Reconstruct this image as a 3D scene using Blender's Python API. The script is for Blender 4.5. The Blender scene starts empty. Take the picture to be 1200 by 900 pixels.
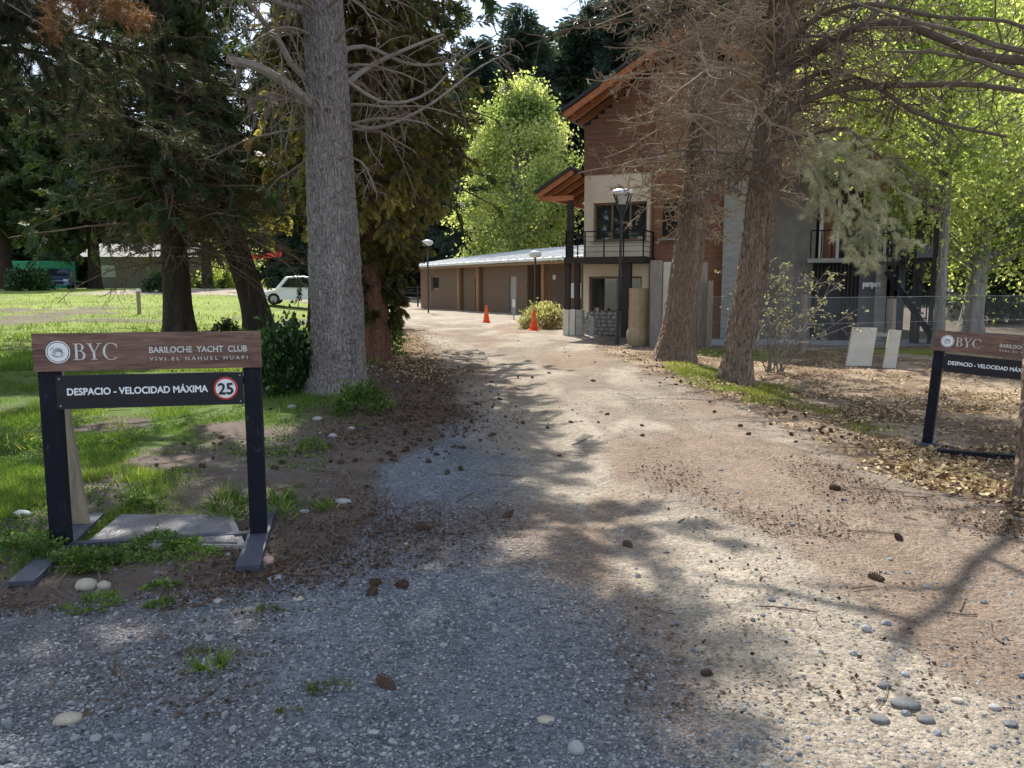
import bpy, math, random
import numpy as np
from mathutils import Vector, Matrix, Euler
R = math.radians
random.seed(7)
rng = np.random.default_rng(11)
scene = bpy.context.scene
C = scene.collection

# ---------------------------------------------------------------- camera
CAM_H = 1.6
PITCH = R(6.96)
F = 942.0                                  # focal length in photo pixels (1200 wide)
cd = bpy.data.cameras.new('camera'); cam = bpy.data.objects.new('camera', cd); C.objects.link(cam)
cd.sensor_width = 36; cd.lens = 36*F/1200; cd.clip_end = 3000; cd.clip_start = 0.05
cam.location = (0, 0, CAM_H); cam.rotation_euler = (R(90)-PITCH, 0, 0)
scene.camera = cam

# ---------------------------------------------------------------- light
SUN_AZ, SUN_EL = R(-13), R(50)             # azimuth from +Y, negative = to the left
sunv = Vector((math.sin(SUN_AZ)*math.cos(SUN_EL), math.cos(SUN_AZ)*math.cos(SUN_EL), math.sin(SUN_EL)))
sd = bpy.data.lights.new('sun', 'SUN'); sun = bpy.data.objects.new('sun', sd); C.objects.link(sun)
sd.energy = 4.8; sd.angle = R(0.55); sd.color = (1.0, 0.955, 0.88)
sun.rotation_euler = sunv.to_track_quat('Z', 'Y').to_euler()
world = bpy.data.worlds.new('World'); scene.world = world; world.use_nodes = True
nt = world.node_tree; nt.nodes.clear()
out = nt.nodes.new('ShaderNodeOutputWorld'); bg = nt.nodes.new('ShaderNodeBackground'); bg.inputs[1].default_value = 0.125
sky = nt.nodes.new('ShaderNodeTexSky'); sky.sky_type = 'NISHITA'; sky.sun_disc = False
sky.sun_elevation = SUN_EL; sky.sun_rotation = SUN_AZ; sky.air_density = 1.0; sky.dust_density = 1.0
tc = nt.nodes.new('ShaderNodeTexCoord'); mp = nt.nodes.new('ShaderNodeMapping'); mp.inputs['Scale'].default_value = (1.6, 1.6, 4.5)
nz = nt.nodes.new('ShaderNodeTexNoise'); nz.inputs['Scale'].default_value = 1.7; nz.inputs['Detail'].default_value = 7; nz.inputs['Roughness'].default_value = .55
cr = nt.nodes.new('ShaderNodeValToRGB'); cr.color_ramp.elements[0].position = .46; cr.color_ramp.elements[1].position = .62
mx = nt.nodes.new('ShaderNodeMix'); mx.data_type = 'RGBA'; mx.inputs[7].default_value = (7.0, 7.4, 8.0, 1)
nt.links.new(tc.outputs['Generated'], mp.inputs[0]); nt.links.new(mp.outputs[0], nz.inputs[0]); nt.links.new(nz.outputs[0], cr.inputs[0])
nt.links.new(cr.outputs[0], mx.inputs[0]); nt.links.new(sky.outputs[0], mx.inputs[6]); nt.links.new(mx.outputs[2], bg.inputs[0]); nt.links.new(bg.outputs[0], out.inputs[0])
scene.view_settings.view_transform = 'Standard'; scene.view_settings.look = 'None'
scene.view_settings.exposure = 0.88; scene.view_settings.gamma = 1.0
scene.cycles.max_bounces = 8; scene.cycles.transparent_max_bounces = 8

# ---------------------------------------------------------------- photo geometry helpers
def slope(py): return math.tan(math.atan((450-py)/F)-PITCH)
def ray(px, py):
    b = (450-py)/F
    return ((px-600)/F, math.cos(PITCH)+b*math.sin(PITCH), -math.sin(PITCH)+b*math.cos(PITCH))
def pt(px, py, Y):
    d = ray(px, py); return Vector((d[0]*Y/d[1], Y, CAM_H+d[2]*Y/d[1]))
def gnd(px, py, z=0.0):
    d = ray(px, py); t = (z-CAM_H)/d[2]; return (d[0]*t, d[1]*t)

# ---------------------------------------------------------------- numpy noise
def _hash(ix, iy, iz, s):
    h = (ix.astype(np.int64)*374761393 + iy.astype(np.int64)*668265263 + iz.astype(np.int64)*2147483647 + s*1274126177) & 0xffffffff
    h = ((h ^ (h >> 13))*1274126177) & 0xffffffff
    h = ((h ^ (h >> 16))*2246822519) & 0xffffffff
    return ((h ^ (h >> 15)) & 0xffff)/65535.0
def vnoise(x, y, z=None, s=0):
    x = np.asarray(x, float); y = np.asarray(y, float); z = np.zeros_like(x) if z is None else np.asarray(z, float)
    ix, iy, iz = np.floor(x), np.floor(y), np.floor(z); fx, fy, fz = x-ix, y-iy, z-iz
    fx = fx*fx*(3-2*fx); fy = fy*fy*(3-2*fy); fz = fz*fz*(3-2*fz)
    r = 0
    for a in (0, 1):
        for b in (0, 1):
            for c in (0, 1):
                r = r + _hash(ix+a, iy+b, iz+c, s)*(fx if a else 1-fx)*(fy if b else 1-fy)*(fz if c else 1-fz)
    return r
def fbm(x, y, z=None, s=0, o=4):
    r, a, t = 0, 1, 0
    x = np.asarray(x, float); y = np.asarray(y, float)
    for i in range(o):
        r = r+a*vnoise(x*2**i, y*2**i, None if z is None else np.asarray(z)*2**i, s+i*17); t += a; a *= .5
    return r/t
def sm(t): t = np.clip(t, 0, 1); return t*t*(3-2*t)

# ---------------------------------------------------------------- terrain
def road_l(y): return np.interp(y, [0, 3.3, 3.8, 4.2, 4.9, 6.7, 9.7, 11.2, 15.9, 23, 30, 40, 50, 60], [-9, -7, -2.5, -1.35, -.95, -1.05, -.5, -.75, -1.4, -2.5, -3.8, -6, -9, -12])
def road_r(y): return np.interp(y, [0, 3, 4, 5.3, 7.7, 11.2, 15.9, 20, 24, 30, 40, 60], [9, 6, 4.6, 3.5, 3.1, 3.0, 2.5, 2.2, 2.6, 3.8, 5.5, 8])
def H(x, y):
    x = np.asarray(x, float); y = np.asarray(y, float)
    h = 1.35*sm((y-20)/45)*sm((-x-7)/12)
    h = h + .16*np.exp(-((x+2.6)/1.1)**2)*sm((y-8)/4)*(1-sm((y-24)/8))
    h = h - .20*sm((x-3.4)/1.3)*sm((y-4.5)/3)*(1-sm((y-15)/6))
    h = h + .05*(fbm(x*.5, y*.5, s=3, o=3)-.5)*sm((y-2)/3)
    h = h + .035*(fbm(x*2.2, y*2.2, s=5, o=4)-.5)
    wob_ = .25*np.sin(y*.35)
    for c0 in (.45, 2.0): h = h - .03*np.exp(-((x-c0-wob_+.12*(y-4)*(y > 14)*.5)/.22)**2)*sm((y-2)/2)*(1-sm((y-16)/6))
    h = h + 6*sm((y-110)/150)
    return h
def Hs(x, y): return float(H(np.array([x]), np.array([y]))[0])
def edge_n(x, y): return .55*(fbm(x*1.3, y*1.3, s=21, o=4)-.5)
def road_w(x, y):
    n = edge_n(x, y)
    w = np.minimum(sm((x-road_l(y)+n)/.35+.5), sm((road_r(y)-x+n)/.45+.5))
    far = sm((y-50)/2)*sm((74-y)/2)*sm((x+30)/3)*sm((-3-x)/2)      # car park behind the lawn
    path = sm((y-21.6)/.5)*sm((24.6-y)/.5)*sm((x-4.5)/.5)*sm((30-x)/4)
    return np.maximum(w, np.maximum(far, path))
def grass_w(x, y):
    n = fbm(x*.9, y*.9, s=40, o=4)
    left = sm((road_l(y)-1.0-x)/1.2)
    near = sm((n-.40+.16*sm((-x-3.0)/1.2)+.05*sm((y-8)/4))/.1)*sm((y-4.1)/.5)
    dirt = np.exp(-((x+2.1)/.95)**2-((y-7.4)/1.9)**2)
    lawn = sm((y-11)/5)
    g = left*np.maximum(near*(1-.95*sm(dirt*1.6)), lawn*sm((n-.30)/.12))
    bare = sm((y-26)/3)*(1-sm((y-38)/6))*sm((fbm(x*.25, y*.5, s=77, o=3)-.58)/.08)
    g = g*(1-.85*bare)
    rg = np.exp(-((x-4.0)/1.3)**2-((y-14.5)/3.6)**2)*1.15 + .45*np.exp(-((x-4.4)/1.1)**2-((y-10)/1.5)**2) + .6*sm((y-17)/2)*sm((x-3.3)/1)*sm((21.3-y)/1)
    g = np.maximum(g, sm((rg*(.15+1.3*n)-.42)/.18)*(1-road_w(x, y)))
    return g*(1-road_w(x, y))
def leaf_w(x, y):
    r = sm((x-road_r(y)+.5)/.8)*sm((y-5)/2)*(1-sm((y-20)/2))
    l = np.exp(-((x-road_l(y)+.7)/.9)**2)*sm((y-8)/3)*(1-sm((y-30)/5))
    return np.maximum(r, l)

# ---------------------------------------------------------------- mesh helpers
def link(o, parent=None, **kw):
    C.objects.link(o)
    if parent: o.parent = parent
    for k, v in kw.items(): o[k] = v
    return o
def mk(name, V, Fs, mat, parent=None, smooth=False, attrs=None, cols=None, **kw):
    V = np.asarray(V, np.float32).reshape(-1, 3)
    if not isinstance(Fs, list): Fs = [Fs]
    Fs = [np.asarray(f, np.int32) for f in Fs if len(f)]
    me = bpy.data.meshes.new(name)
    me.vertices.add(len(V)); me.vertices.foreach_set('co', V.ravel())
    nl = sum(f.size for f in Fs); npoly = sum(len(f) for f in Fs)
    me.loops.add(nl); me.polygons.add(npoly)
    me.loops.foreach_set('vertex_index', np.concatenate([f.ravel() for f in Fs]))
    tot = np.concatenate([np.full(len(f), f.shape[1], np.int32) for f in Fs])
    st = np.concatenate([[0], np.cumsum(tot)[:-1]]).astype(np.int32)
    me.polygons.foreach_set('loop_start', st); me.polygons.foreach_set('loop_total', tot)
    me.polygons.foreach_set('use_smooth', np.full(npoly, smooth))
    for k, a in (attrs or {}).items():
        at = me.attributes.new(k, 'FLOAT', 'POINT'); at.data.foreach_set('value', np.asarray(a, np.float32))
    for k, a in (cols or {}).items():
        at = me.color_attributes.new(k, 'FLOAT_COLOR', 'POINT'); at.data.foreach_set('color', np.concatenate([a, np.ones((len(a), 1))], 1).astype(np.float32).ravel())
    me.update(calc_edges=True); me.validate()
    if mat: me.materials.append(mat)
    return link(bpy.data.objects.new(name, me), parent, **kw)
class MB:
    def __init__(s): s.V = []; s.F = {}; s.T = []; s.n = 0
    def add(s, V, F, tint=None):
        V = np.asarray(V, float).reshape(-1, 3); F = np.asarray(F, int)
        s.V.append(V); s.F.setdefault(F.shape[1], []).append(F+s.n)
        s.T.append(np.zeros(len(V)) if tint is None else np.broadcast_to(np.asarray(tint, float), (len(V),)))
        s.n += len(V); return s
    def box(s, x0, x1, y0, y1, z0, z1, M=None):
        V = np.array([[x, y, z] for z in (z0, z1) for y in (y0, y1) for x in (x0, x1)], float)
        if M is not None: V = np.array([list(M @ Vector(v)) for v in V])
        return s.add(V, [[0, 2, 3, 1], [4, 5, 7, 6], [0, 1, 5, 4], [2, 6, 7, 3], [0, 4, 6, 2], [1, 3, 7, 5]])
    def bar(s, a, b, w, h=None, up=(0, 0, 1)):
        a = Vector(a); b = Vector(b); h = h or w; d = (b-a); L = d.length; d.normalize(); up = Vector(up)
        if abs(d.dot(up)) > .95: up = Vector((0, 1, 0))
        x = d.cross(up).normalized(); z = x.cross(d).normalized()
        V = []
        for p in (a, b):
            for i, j in ((-1, -1), (1, -1), (1, 1), (-1, 1)): V.append(p+x*(i*w/2)+z*(j*h/2))
        return s.add([list(v) for v in V], [[0, 1, 2, 3], [7, 6, 5, 4], [0, 4, 5, 1], [1, 5, 6, 2], [2, 6, 7, 3], [3, 7, 4, 0]])
    def prism(s, poly, y0, y1, axis='y'):
        n = len(poly); V = []
        for y in (y0, y1):
            for a, b in poly: V.append((a, y, b) if axis == 'y' else ((a, b, y) if axis == 'z' else (y, a, b)))
        s.add(V, [list(range(n))]); s.F[n][-1] = s.F[n][-1]
        s.F.setdefault(n, []).append(np.array([list(range(2*n-1, n-1, -1))])+s.n-2*n)
        s.F.setdefault(4, []).append(np.array([[i, n+i, n+(i+1) % n, (i+1) % n] for i in range(n)])+s.n-2*n); return s
    def tube(s, P, r, k=8, tint=0, cap=True):
        P = np.asarray([list(p) for p in P], float)[None]; r = np.broadcast_to(np.asarray(r, float), (P.shape[1],))[None]
        V, Fq = tubes(P, r, k); s.add(V, Fq, tint)
        if cap and k > 2:
            n = P.shape[1]; b = s.n-len(V)
            s.F.setdefault(k, []).append(np.array([[b+i for i in range(k)][::-1], [b+(n-1)*k+i for i in range(k)]]))
        return s
    def build(s, name, mat, parent=None, smooth=False, **kw):
        return mk(name, np.concatenate(s.V), [np.concatenate(v) for v in s.F.values()], mat, parent, smooth, {'tint': np.concatenate(s.T)}, **kw)
def norm(v): return v/np.maximum(np.linalg.norm(v, axis=-1, keepdims=True), 1e-9)
def tubes(P, Rr, k):
    """P (m,n,3) paths, Rr (m,n) radii -> verts, quads"""
    m, n, _ = P.shape
    T = np.empty_like(P); T[:, 1:-1] = P[:, 2:]-P[:, :-2]; T[:, 0] = P[:, 1]-P[:, 0]; T[:, -1] = P[:, -1]-P[:, -2]; T = norm(T)
    mean = norm(P[:, -1]-P[:, 0]); ref = np.where(np.abs(mean[:, 2:3]) > .8, np.array([[0, 1., 0]]), np.array([[0, 0, 1.]]))[:, None, :]
    X = norm(np.cross(T, ref)); Z = np.cross(X, T)
    a = np.arange(k)*2*math.pi/k
    V = P[:, :, None, :]+Rr[:, :, None, None]*(X[:, :, None, :]*np.cos(a)[None, None, :, None]+Z[:, :, None, :]*np.sin(a)[None, None, :, None])
    V = V.reshape(-1, 3)
    i = np.arange(m)[:, None, None]*n*k; j = np.arange(n-1)[None, :, None]*k; q = np.arange(k)[None, None, :]; q2 = (q+1) % k
    Fq = np.stack([i+j+q, i+j+q2, i+j+k+q2, i+j+k+q], -1).reshape(-1, 4)
    return V, Fq
def grow(S, D, L, n=5, grav=0.0, wig=.12, up_end=0.0, r=None):
    """integrate m paths"""
    m = len(S); P = np.empty((m, n, 3)); P[:, 0] = S; d = norm(np.asarray(D, float)); r = r or rng
    for i in range(1, n):
        P[:, i] = P[:, i-1]+d*(L/(n-1))[:, None]
        g = -grav+(up_end*2*(i/n) if up_end else 0)
        d = norm(d+np.array([0, 0, 1.])*g/(n-1)+r.normal(0, wig, (m, 3)))
    return P
def kids(P, k, lo, hi, t0=.15, t1=.98, ang=(35, 70), flat=.6, n=4, grav=0, wig=.1, up_end=0):
    m, N, _ = P.shape
    idx = np.repeat(np.arange(m), k); t = rng.uniform(t0, t1, m*k)*(N-1); i = np.minimum(t.astype(int), N-2); f = (t-i)[:, None]
    S = P[idx, i]*(1-f)+P[idx, i+1]*f; T = norm(P[idx, i+1]-P[idx, i])
    rv = rng.normal(0, 1, (m*k, 3)); rv[:, 2] *= flat; perp = norm(rv-T*np.sum(rv*T, 1, keepdims=True))
    a = np.radians(rng.uniform(*ang, m*k))[:, None]
    D = T*np.cos(a)+perp*np.sin(a)
    plen = np.linalg.norm(P[idx, -1]-P[idx, 0], axis=1)
    L = rng.uniform(lo, hi, m*k)*(plen*(1-.6*t/(N-1)))
    return grow(S, D, L, n, grav, wig, up_end), idx
def scatter(pv, pf, pos, D, scale, tint, jitter_up=None):
    n = len(pos); D = norm(D); up = rng.normal(0, 1, (n, 3)) if jitter_up is None else jitter_up
    X = norm(np.cross(D, up)); Z = np.cross(X, D)
    sc = np.asarray(scale)
    if sc.ndim == 1: sc = sc[:, None].repeat(3, 1)
    V = pos[:, None, :]+X[:, None, :]*(pv[None, :, 0:1]*sc[:, None, 0:1])+D[:, None, :]*(pv[None, :, 1:2]*sc[:, None, 1:2])+Z[:, None, :]*(pv[None, :, 2:3]*sc[:, None, 2:3])
    Fq = pf[None]+np.arange(n)[:, None, None]*len(pv)
    return V.reshape(-1, 3), Fq.reshape(-1, pf.shape[1]), np.repeat(tint, len(pv))
LEAF = (np.array([[0, 0, 0], [.38, .45, .10], [0, 1, -.05], [-.38, .45, .10]]), np.array([[0, 1, 2], [0, 2, 3]]))
BLADE = (np.array([[-.05, 0, 0], [.05, 0, 0], [.02, .6, .05], [0, 1, .22], [-.02, .6, .05]]), np.array([[0, 1, 2], [0, 2, 4], [4, 2, 3]]))
def needle_tuft(k, seed, spread=1.0):
    r = np.random.default_rng(seed); V = []; Fc = []
    for i in range(k):
        d = np.array([r.normal(0, .55*spread), 1, r.normal(0, .55*spread)]); d /= np.linalg.norm(d); y0 = r.uniform(-.5, .3)
        s = np.cross(d, r.normal(0, 1, 3)); s /= np.linalg.norm(s); b = np.array([0, y0, 0])
        V += [b-s*.022, b+s*.022, b+d*r.uniform(.7, 1)]; Fc.append([3*i, 3*i+1, 3*i+2])
    return np.array(V), np.array(Fc)
def spray(seed, n=9):
    """flat drooping conifer spray: a fan of small scale-leaf lobes"""
    r = np.random.default_rng(seed); V = []; Fc = []
    for i in range(n):
        y0 = i/n; a = (1 if i % 2 else -1)*r.uniform(.5, 1.0); L = .5*(1-.6*y0); w = .055
        b = np.array([0, y0*.9, r.normal(0, .03)]); d = np.array([math.sin(a), math.cos(a), r.normal(0, .15)]); s = np.array([d[1], -d[0], 0])
        k = len(V); V += [b, b+d*L*.5+s*w*1.3, b+d*L, b+d*L*.5-s*w*1.3]; Fc += [[k, k+1, k+2], [k, k+2, k+3]]
    k = len(V); V += [np.array([-.03, 0, 0]), np.array([.03, 0, 0]), np.array([0, 1.15, 0])]; Fc.append([k, k+1, k+2])
    return np.array(V), np.array(Fc)
def ico(sub=1):
    import bmesh
    bm = bmesh.new(); bmesh.ops.create_icosphere(bm, subdivisions=sub, radius=1); V = np.array([v.co[:] for v in bm.verts]); Fc = np.array([[v.index for v in f.verts] for f in bm.faces]); bm.free(); return V, Fc
def thing(name, label, cat, loc=(0, 0, 0), rz=0, group=None):
    o = bpy.data.objects.new(name, None); C.objects.link(o); o.location = loc; o.rotation_euler = (0, 0, rz)
    o.empty_display_size = .2; o['label'] = label; o['category'] = cat
    if group: o['group'] = group
    return o
def tag(o, label, cat, group=None):
    o['label'] = label; o['category'] = cat
    if group: o['group'] = group
    return o
def copy_tree(o, parent=None):
    c = o.copy(); C.objects.link(c); c.parent = parent
    for ch in list(o.children): copy_tree(ch, c)
    return c

# ---------------------------------------------------------------- materials
def newmat(name):
    m = bpy.data.materials.new(name); m.use_nodes = True; n = m.node_tree; b = n.nodes['Principled BSDF']; return m, n, b
def ramp(n, fac, stops, interp='LINEAR'):
    r = n.nodes.new('ShaderNodeValToRGB'); r.color_ramp.interpolation = interp
    while len(r.color_ramp.elements) < len(stops): r.color_ramp.elements.new(.5)
    for e, (p, c) in zip(r.color_ramp.elements, stops): e.position = p; e.color = (*c, 1)
    n.links.new(fac, r.inputs[0]); return r.outputs[0]
def noise(n, scale, detail=4, rough=.55, vec=None, dist=0):
    t = n.nodes.new('ShaderNodeTexNoise'); t.inputs['Scale'].default_value = scale; t.inputs['Detail'].default_value = detail; t.inputs['Roughness'].default_value = rough
    t.inputs['Distortion'].default_value = dist
    if vec: n.links.new(vec, t.inputs['Vector'])
    return t.outputs['Fac']
def voro(n, scale, vec=None, feature='F1', out='Distance'):
    t = n.nodes.new('ShaderNodeTexVoronoi'); t.feature = feature; t.inputs['Scale'].default_value = scale
    if vec: n.links.new(vec, t.inputs['Vector'])
    return t.outputs[out]
def objco(n, sc=(1, 1, 1)):
    t = n.nodes.new('ShaderNodeTexCoord'); m = n.nodes.new('ShaderNodeMapping'); m.inputs['Scale'].default_value = sc
    n.links.new(t.outputs['Object'], m.inputs[0]); return m.outputs[0]
def mixc(n, fac, a, b, mode='MIX'):
    x = n.nodes.new('ShaderNodeMix'); x.data_type = 'RGBA'; x.blend_type = mode
    for inp, v in ((x.inputs[0], fac), (x.inputs[6], a), (x.inputs[7], b)):
        if hasattr(v, 'links'): n.links.new(v, inp)
        else: inp.default_value = v if not isinstance(v, tuple) else (*v, 1)[:4]
    return x.outputs[2]
def math_(n, op, a, b=0.0, clamp=False):
    x = n.nodes.new('ShaderNodeMath'); x.operation = op; x.use_clamp = clamp
    for inp, v in ((x.inputs[0], a), (x.inputs[1], b)):
        if hasattr(v, 'links'): n.links.new(v, inp)
        else: inp.default_value = v
    return x.outputs[0]
def bump(n, b, h, strength=.5, dist=.02):
    x = n.nodes.new('ShaderNodeBump'); x.inputs['Strength'].default_value = strength; x.inputs['Distance'].default_value = dist
    n.links.new(h, x.inputs['Height']); n.links.new(x.outputs[0], b.inputs['Normal'])
def simple(name, col, rough=.7, metal=0, var=.25, scale=6, sc=(1, 1, 1), bmp=.2, dist=.01, spec=.3):
    m, n, b = newmat(name); v = objco(n, sc)
    f = noise(n, scale, 6, .6, v); f2 = noise(n, scale*7, 4, .6, v)
    k = math_(n, 'ADD', math_(n, 'MULTIPLY', f, .65), math_(n, 'MULTIPLY', f2, .35))
    lo = tuple(c*(1-var) for c in col); hi = tuple(min(1, c*(1+var)) for c in col)
    n.links.new(ramp(n, k, [(.32, lo), (.68, hi)]), b.inputs['Base Color']); b.inputs['Roughness'].default_value = rough; b.inputs['Metallic'].default_value = metal
    b.inputs['Specular IOR Level'].default_value = spec
    if bmp: bump(n, b, k, bmp, dist)
    return m
def leafmat(name, stops, trans=.45, rough=.5, spec=.3):
    """stops over the tint attribute"""
    m, n, b = newmat(name); a = n.nodes.new('ShaderNodeAttribute'); a.attribute_name = 'tint'
    col = ramp(n, a.outputs['Fac'], stops)
    n.links.new(col, b.inputs['Base Color']); b.inputs['Roughness'].default_value = rough; b.inputs['Specular IOR Level'].default_value = spec
    tr = n.nodes.new('ShaderNodeBsdfTranslucent'); n.links.new(mixc(n, 1.0, col, (1.35, 1.35, .75), 'MULTIPLY'), tr.inputs[0])
    ms = n.nodes.new('ShaderNodeMixShader'); ms.inputs[0].default_value = trans
    n.links.new(b.outputs[0], ms.inputs[1]); n.links.new(tr.outputs[0], ms.inputs[2]); n.links.new(ms.outputs[0], n.nodes['Material Output'].inputs[0]); return m
def bark(name, a, b_, c, sx=1.0, vs=14, rough=.95, lichen=None):
    m, n, b = newmat(name); v = objco(n, (1, 1, .32))
    wob = n.nodes.new('ShaderNodeVectorMath'); wob.operation = 'ADD'
    nn = n.nodes.new('ShaderNodeTexNoise'); nn.inputs['Scale'].default_value = 7; n.links.new(v, nn.inputs['Vector'])
    sc_ = n.nodes.new('ShaderNodeVectorMath'); sc_.operation = 'SCALE'; sc_.inputs['Scale'].default_value = .07; n.links.new(nn.outputs['Color'], sc_.inputs[0])
    n.links.new(v, wob.inputs[0]); n.links.new(sc_.outputs[0], wob.inputs[1])
    vo = voro(n, vs*sx, wob.outputs[0], 'DISTANCE_TO_EDGE'); vo2 = voro(n, vs*2.7*sx, wob.outputs[0], 'F1')
    cell = voro(n, vs*sx, wob.outputs[0], 'F1', 'Color')
    fine = noise(n, 60, 6, .65, v); big = noise(n, 2.5, 4, .6)
    k = math_(n, 'ADD', math_(n, 'MULTIPLY', big, .5), math_(n, 'MULTIPLY', fine, .5))
    col = ramp(n, k, [(.3, a), (.5, b_), (.72, c)])
    sep = n.nodes.new('ShaderNodeSeparateColor'); n.links.new(cell, sep.inputs[0])
    col = mixc(n, math_(n, 'MULTIPLY', sep.outputs[0], .45), col, tuple(x*.55 for x in b_))
    if lichen:
        lf = ramp(n, noise(n, 5, 8, .7), [(.56, (0, 0, 0)), (.66, (1, 1, 1))]); col = mixc(n, lf, col, lichen)
    n.links.new(col, b.inputs['Base Color']); b.inputs['Roughness'].default_value = rough; b.inputs['Specular IOR Level'].default_value = .15
    h = math_(n, 'ADD', math_(n, 'MULTIPLY', math_(n, 'MINIMUM', vo, .22), 3.2), math_(n, 'ADD', math_(n, 'MULTIPLY', fine, .35), math_(n, 'MULTIPLY', vo2, -.3)))
    bump(n, b, h, 1.0, .035); return m

M = {}
def ground_mat():
    m, n, b = newmat('ground_earth'); a = n.nodes.new('ShaderNodeAttribute'); a.attribute_name = 'alb'
    p = n.nodes.new('ShaderNodeAttribute'); p.attribute_name = 'peb'
    v = objco(n)
    c1 = voro(n, 75, v, 'F1', 'Color'); s1 = n.nodes.new('ShaderNodeSeparateColor'); n.links.new(c1, s1.inputs[0])
    c2 = voro(n, 28, v, 'F1', 'Color'); s2 = n.nodes.new('ShaderNodeSeparateColor'); n.links.new(c2, s2.inputs[0])
    f = noise(n, 3.2, 8, .62, v); f2 = noise(n, 32, 7, .72, v); f3 = noise(n, 260, 3, .6, v)
    g = math_(n, 'ADD', math_(n, 'MULTIPLY', f, .9), math_(n, 'ADD', math_(n, 'MULTIPLY', f2, .7), math_(n, 'MULTIPLY', f3, .5)))      # ~1.05 mean
    peb = math_(n, 'MULTIPLY', p.outputs['Fac'], math_(n, 'SUBTRACT', math_(n, 'ADD', math_(n, 'MULTIPLY', s1.outputs[0], .8), math_(n, 'MULTIPLY', s2.outputs[0], .4)), .6))
    g = math_(n, 'ADD', math_(n, 'MULTIPLY', g, 1.0), peb)
    cmb = n.nodes.new('ShaderNodeCombineColor')
    for i in range(3): n.links.new(g, cmb.inputs[i])
    col = mixc(n, 1.0, a.outputs['Color'], cmb.outputs[0], 'MULTIPLY')
    n.links.new(col, b.inputs['Base Color']); b.inputs['Roughness'].default_value = .95; b.inputs['Specular IOR Level'].default_value = .12
    d1 = voro(n, 75, v); d2 = voro(n, 28, v)
    h = math_(n, 'ADD', math_(n, 'MULTIPLY', p.outputs['Fac'], math_(n, 'ADD', math_(n, 'MULTIPLY', d1, -.5), math_(n, 'MULTIPLY', d2, -.8))), math_(n, 'ADD', math_(n, 'MULTIPLY', f2, 1.1), math_(n, 'MULTIPLY', f3, .3)))
    bump(n, b, h, 1.0, .024); return m
M['ground'] = ground_mat()
M['bark_fir'] = bark('bark_fir', (.14, .12, .11), (.29, .255, .24), (.44, .40, .375), 1.0, 24)
M['bark_pine'] = bark('bark_pine', (.12, .078, .057), (.28, .20, .152), (.44, .35, .275), 1.0, 16)
M['bark_dark'] = bark('bark_dark', (.03, .022, .018), (.06, .045, .035), (.10, .08, .06), 1.0, 9)
M['bark_red'] = bark('bark_red', (.09, .045, .032), (.20, .10, .068), (.30, .18, .13), 1.6, 12)
M['bark_birch'] = bark('bark_birch', (.12, .11, .10), (.30, .28, .25), (.5, .48, .44), 1.0, 7)
M['twig'] = simple('dead_twig', (.32, .25, .175), .9, var=.45, scale=3, bmp=0)
M['twig_dark'] = simple('dark_twig', (.085, .06, .045), .9, var=.4, scale=3, bmp=0)
M['twig_brown'] = simple('brown_twig', (.15, .105, .08), .9, var=.4, scale=3, bmp=0)
M['twig_dark2'] = simple('long_branch_bark', (.12, .09, .07), .9, var=.4, scale=4, bmp=.1)
M['twig_mid'] = simple('mid_twig', (.20, .155, .125), .9, var=.4, scale=3, bmp=0)
M['twig_grey'] = simple('grey_twig', (.22, .19, .165), .9, var=.35, scale=3, bmp=0)
M['fir_leaf'] = leafmat('fir_needles', [(0, (.018, .035, .012)), (.5, (.04, .065, .022)), (1, (.085, .11, .035))], .3)
M['dark_leaf'] = leafmat('dark_conifer_needles', [(0, (.014, .028, .010)), (.55, (.035, .06, .018)), (.85, (.075, .095, .03)), (1, (.16, .10, .045))], .3)
M['olive_leaf'] = leafmat('olive_needles', [(0, (.025, .033, .02)), (.6, (.055, .064, .038)), (1, (.11, .105, .065))], .3)
M['gold_leaf'] = leafmat('golden_cypress_sprays', [(0, (.035, .042, .018)), (.4, (.12, .115, .042)), (.75, (.28, .24, .085)), (1, (.46, .38, .15))], .6)
M['brown_leaf'] = leafmat('dead_brown_needles', [(0, (.12, .055, .03)), (.5, (.24, .12, .07)), (1, (.38, .2, .12))], .35)
M['pine_leaf'] = leafmat('glaucous_needles', [(0, (.20, .22, .14)), (.45, (.42, .43, .31)), (1, (.68, .65, .50))], .35, .45)
M['green_leaf'] = leafmat('spring_leaves', [(0, (.12, .175, .06)), (.5, (.31, .37, .14)), (1, (.57, .60, .31))], .6, .4)
M['birch_leaf'] = leafmat('birch_leaves', [(0, (.16, .22, .065)), (.5, (.37, .43, .15)), (1, (.60, .62, .31))], .62, .4)
M['spruce_leaf'] = leafmat('far_spruce_needles', [(0, (.028, .048, .040)), (.6, (.065, .095, .072)), (1, (.13, .17, .12))], .3)
M['shrub_leaf'] = leafmat('pale_shrub_leaves', [(0, (.17, .19, .09)), (.5, (.38, .37, .20)), (1, (.62, .58, .38))], .4)
M['ivy_leaf'] = leafmat('dark_glossy_leaves', [(0, (.012, .03, .010)), (.6, (.025, .06, .018)), (1, (.06, .12, .03))], .2, .3, .5)
M['grass'] = leafmat('grass_blades', [(0, (.05, .10, .02)), (.5, (.115, .195, .035)), (.85, (.23, .30, .06)), (1, (.44, .40, .15))], .45, .5)
M['moss'] = leafmat('mossy_leaves', [(0, (.05, .06, .02)), (.6, (.10, .11, .035)), (1, (.2, .19, .07))], .3)
M['grass_dry'] = leafmat('verge_grass_blades', [(0, (.12, .15, .03)), (.5, (.26, .28, .06)), (1, (.46, .40, .16))], .45, .5)
M['weed'] = leafmat('weed_leaves', [(0, (.05, .09, .02)), (.6, (.11, .18, .04)), (1, (.22, .30, .09))], .4)
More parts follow.
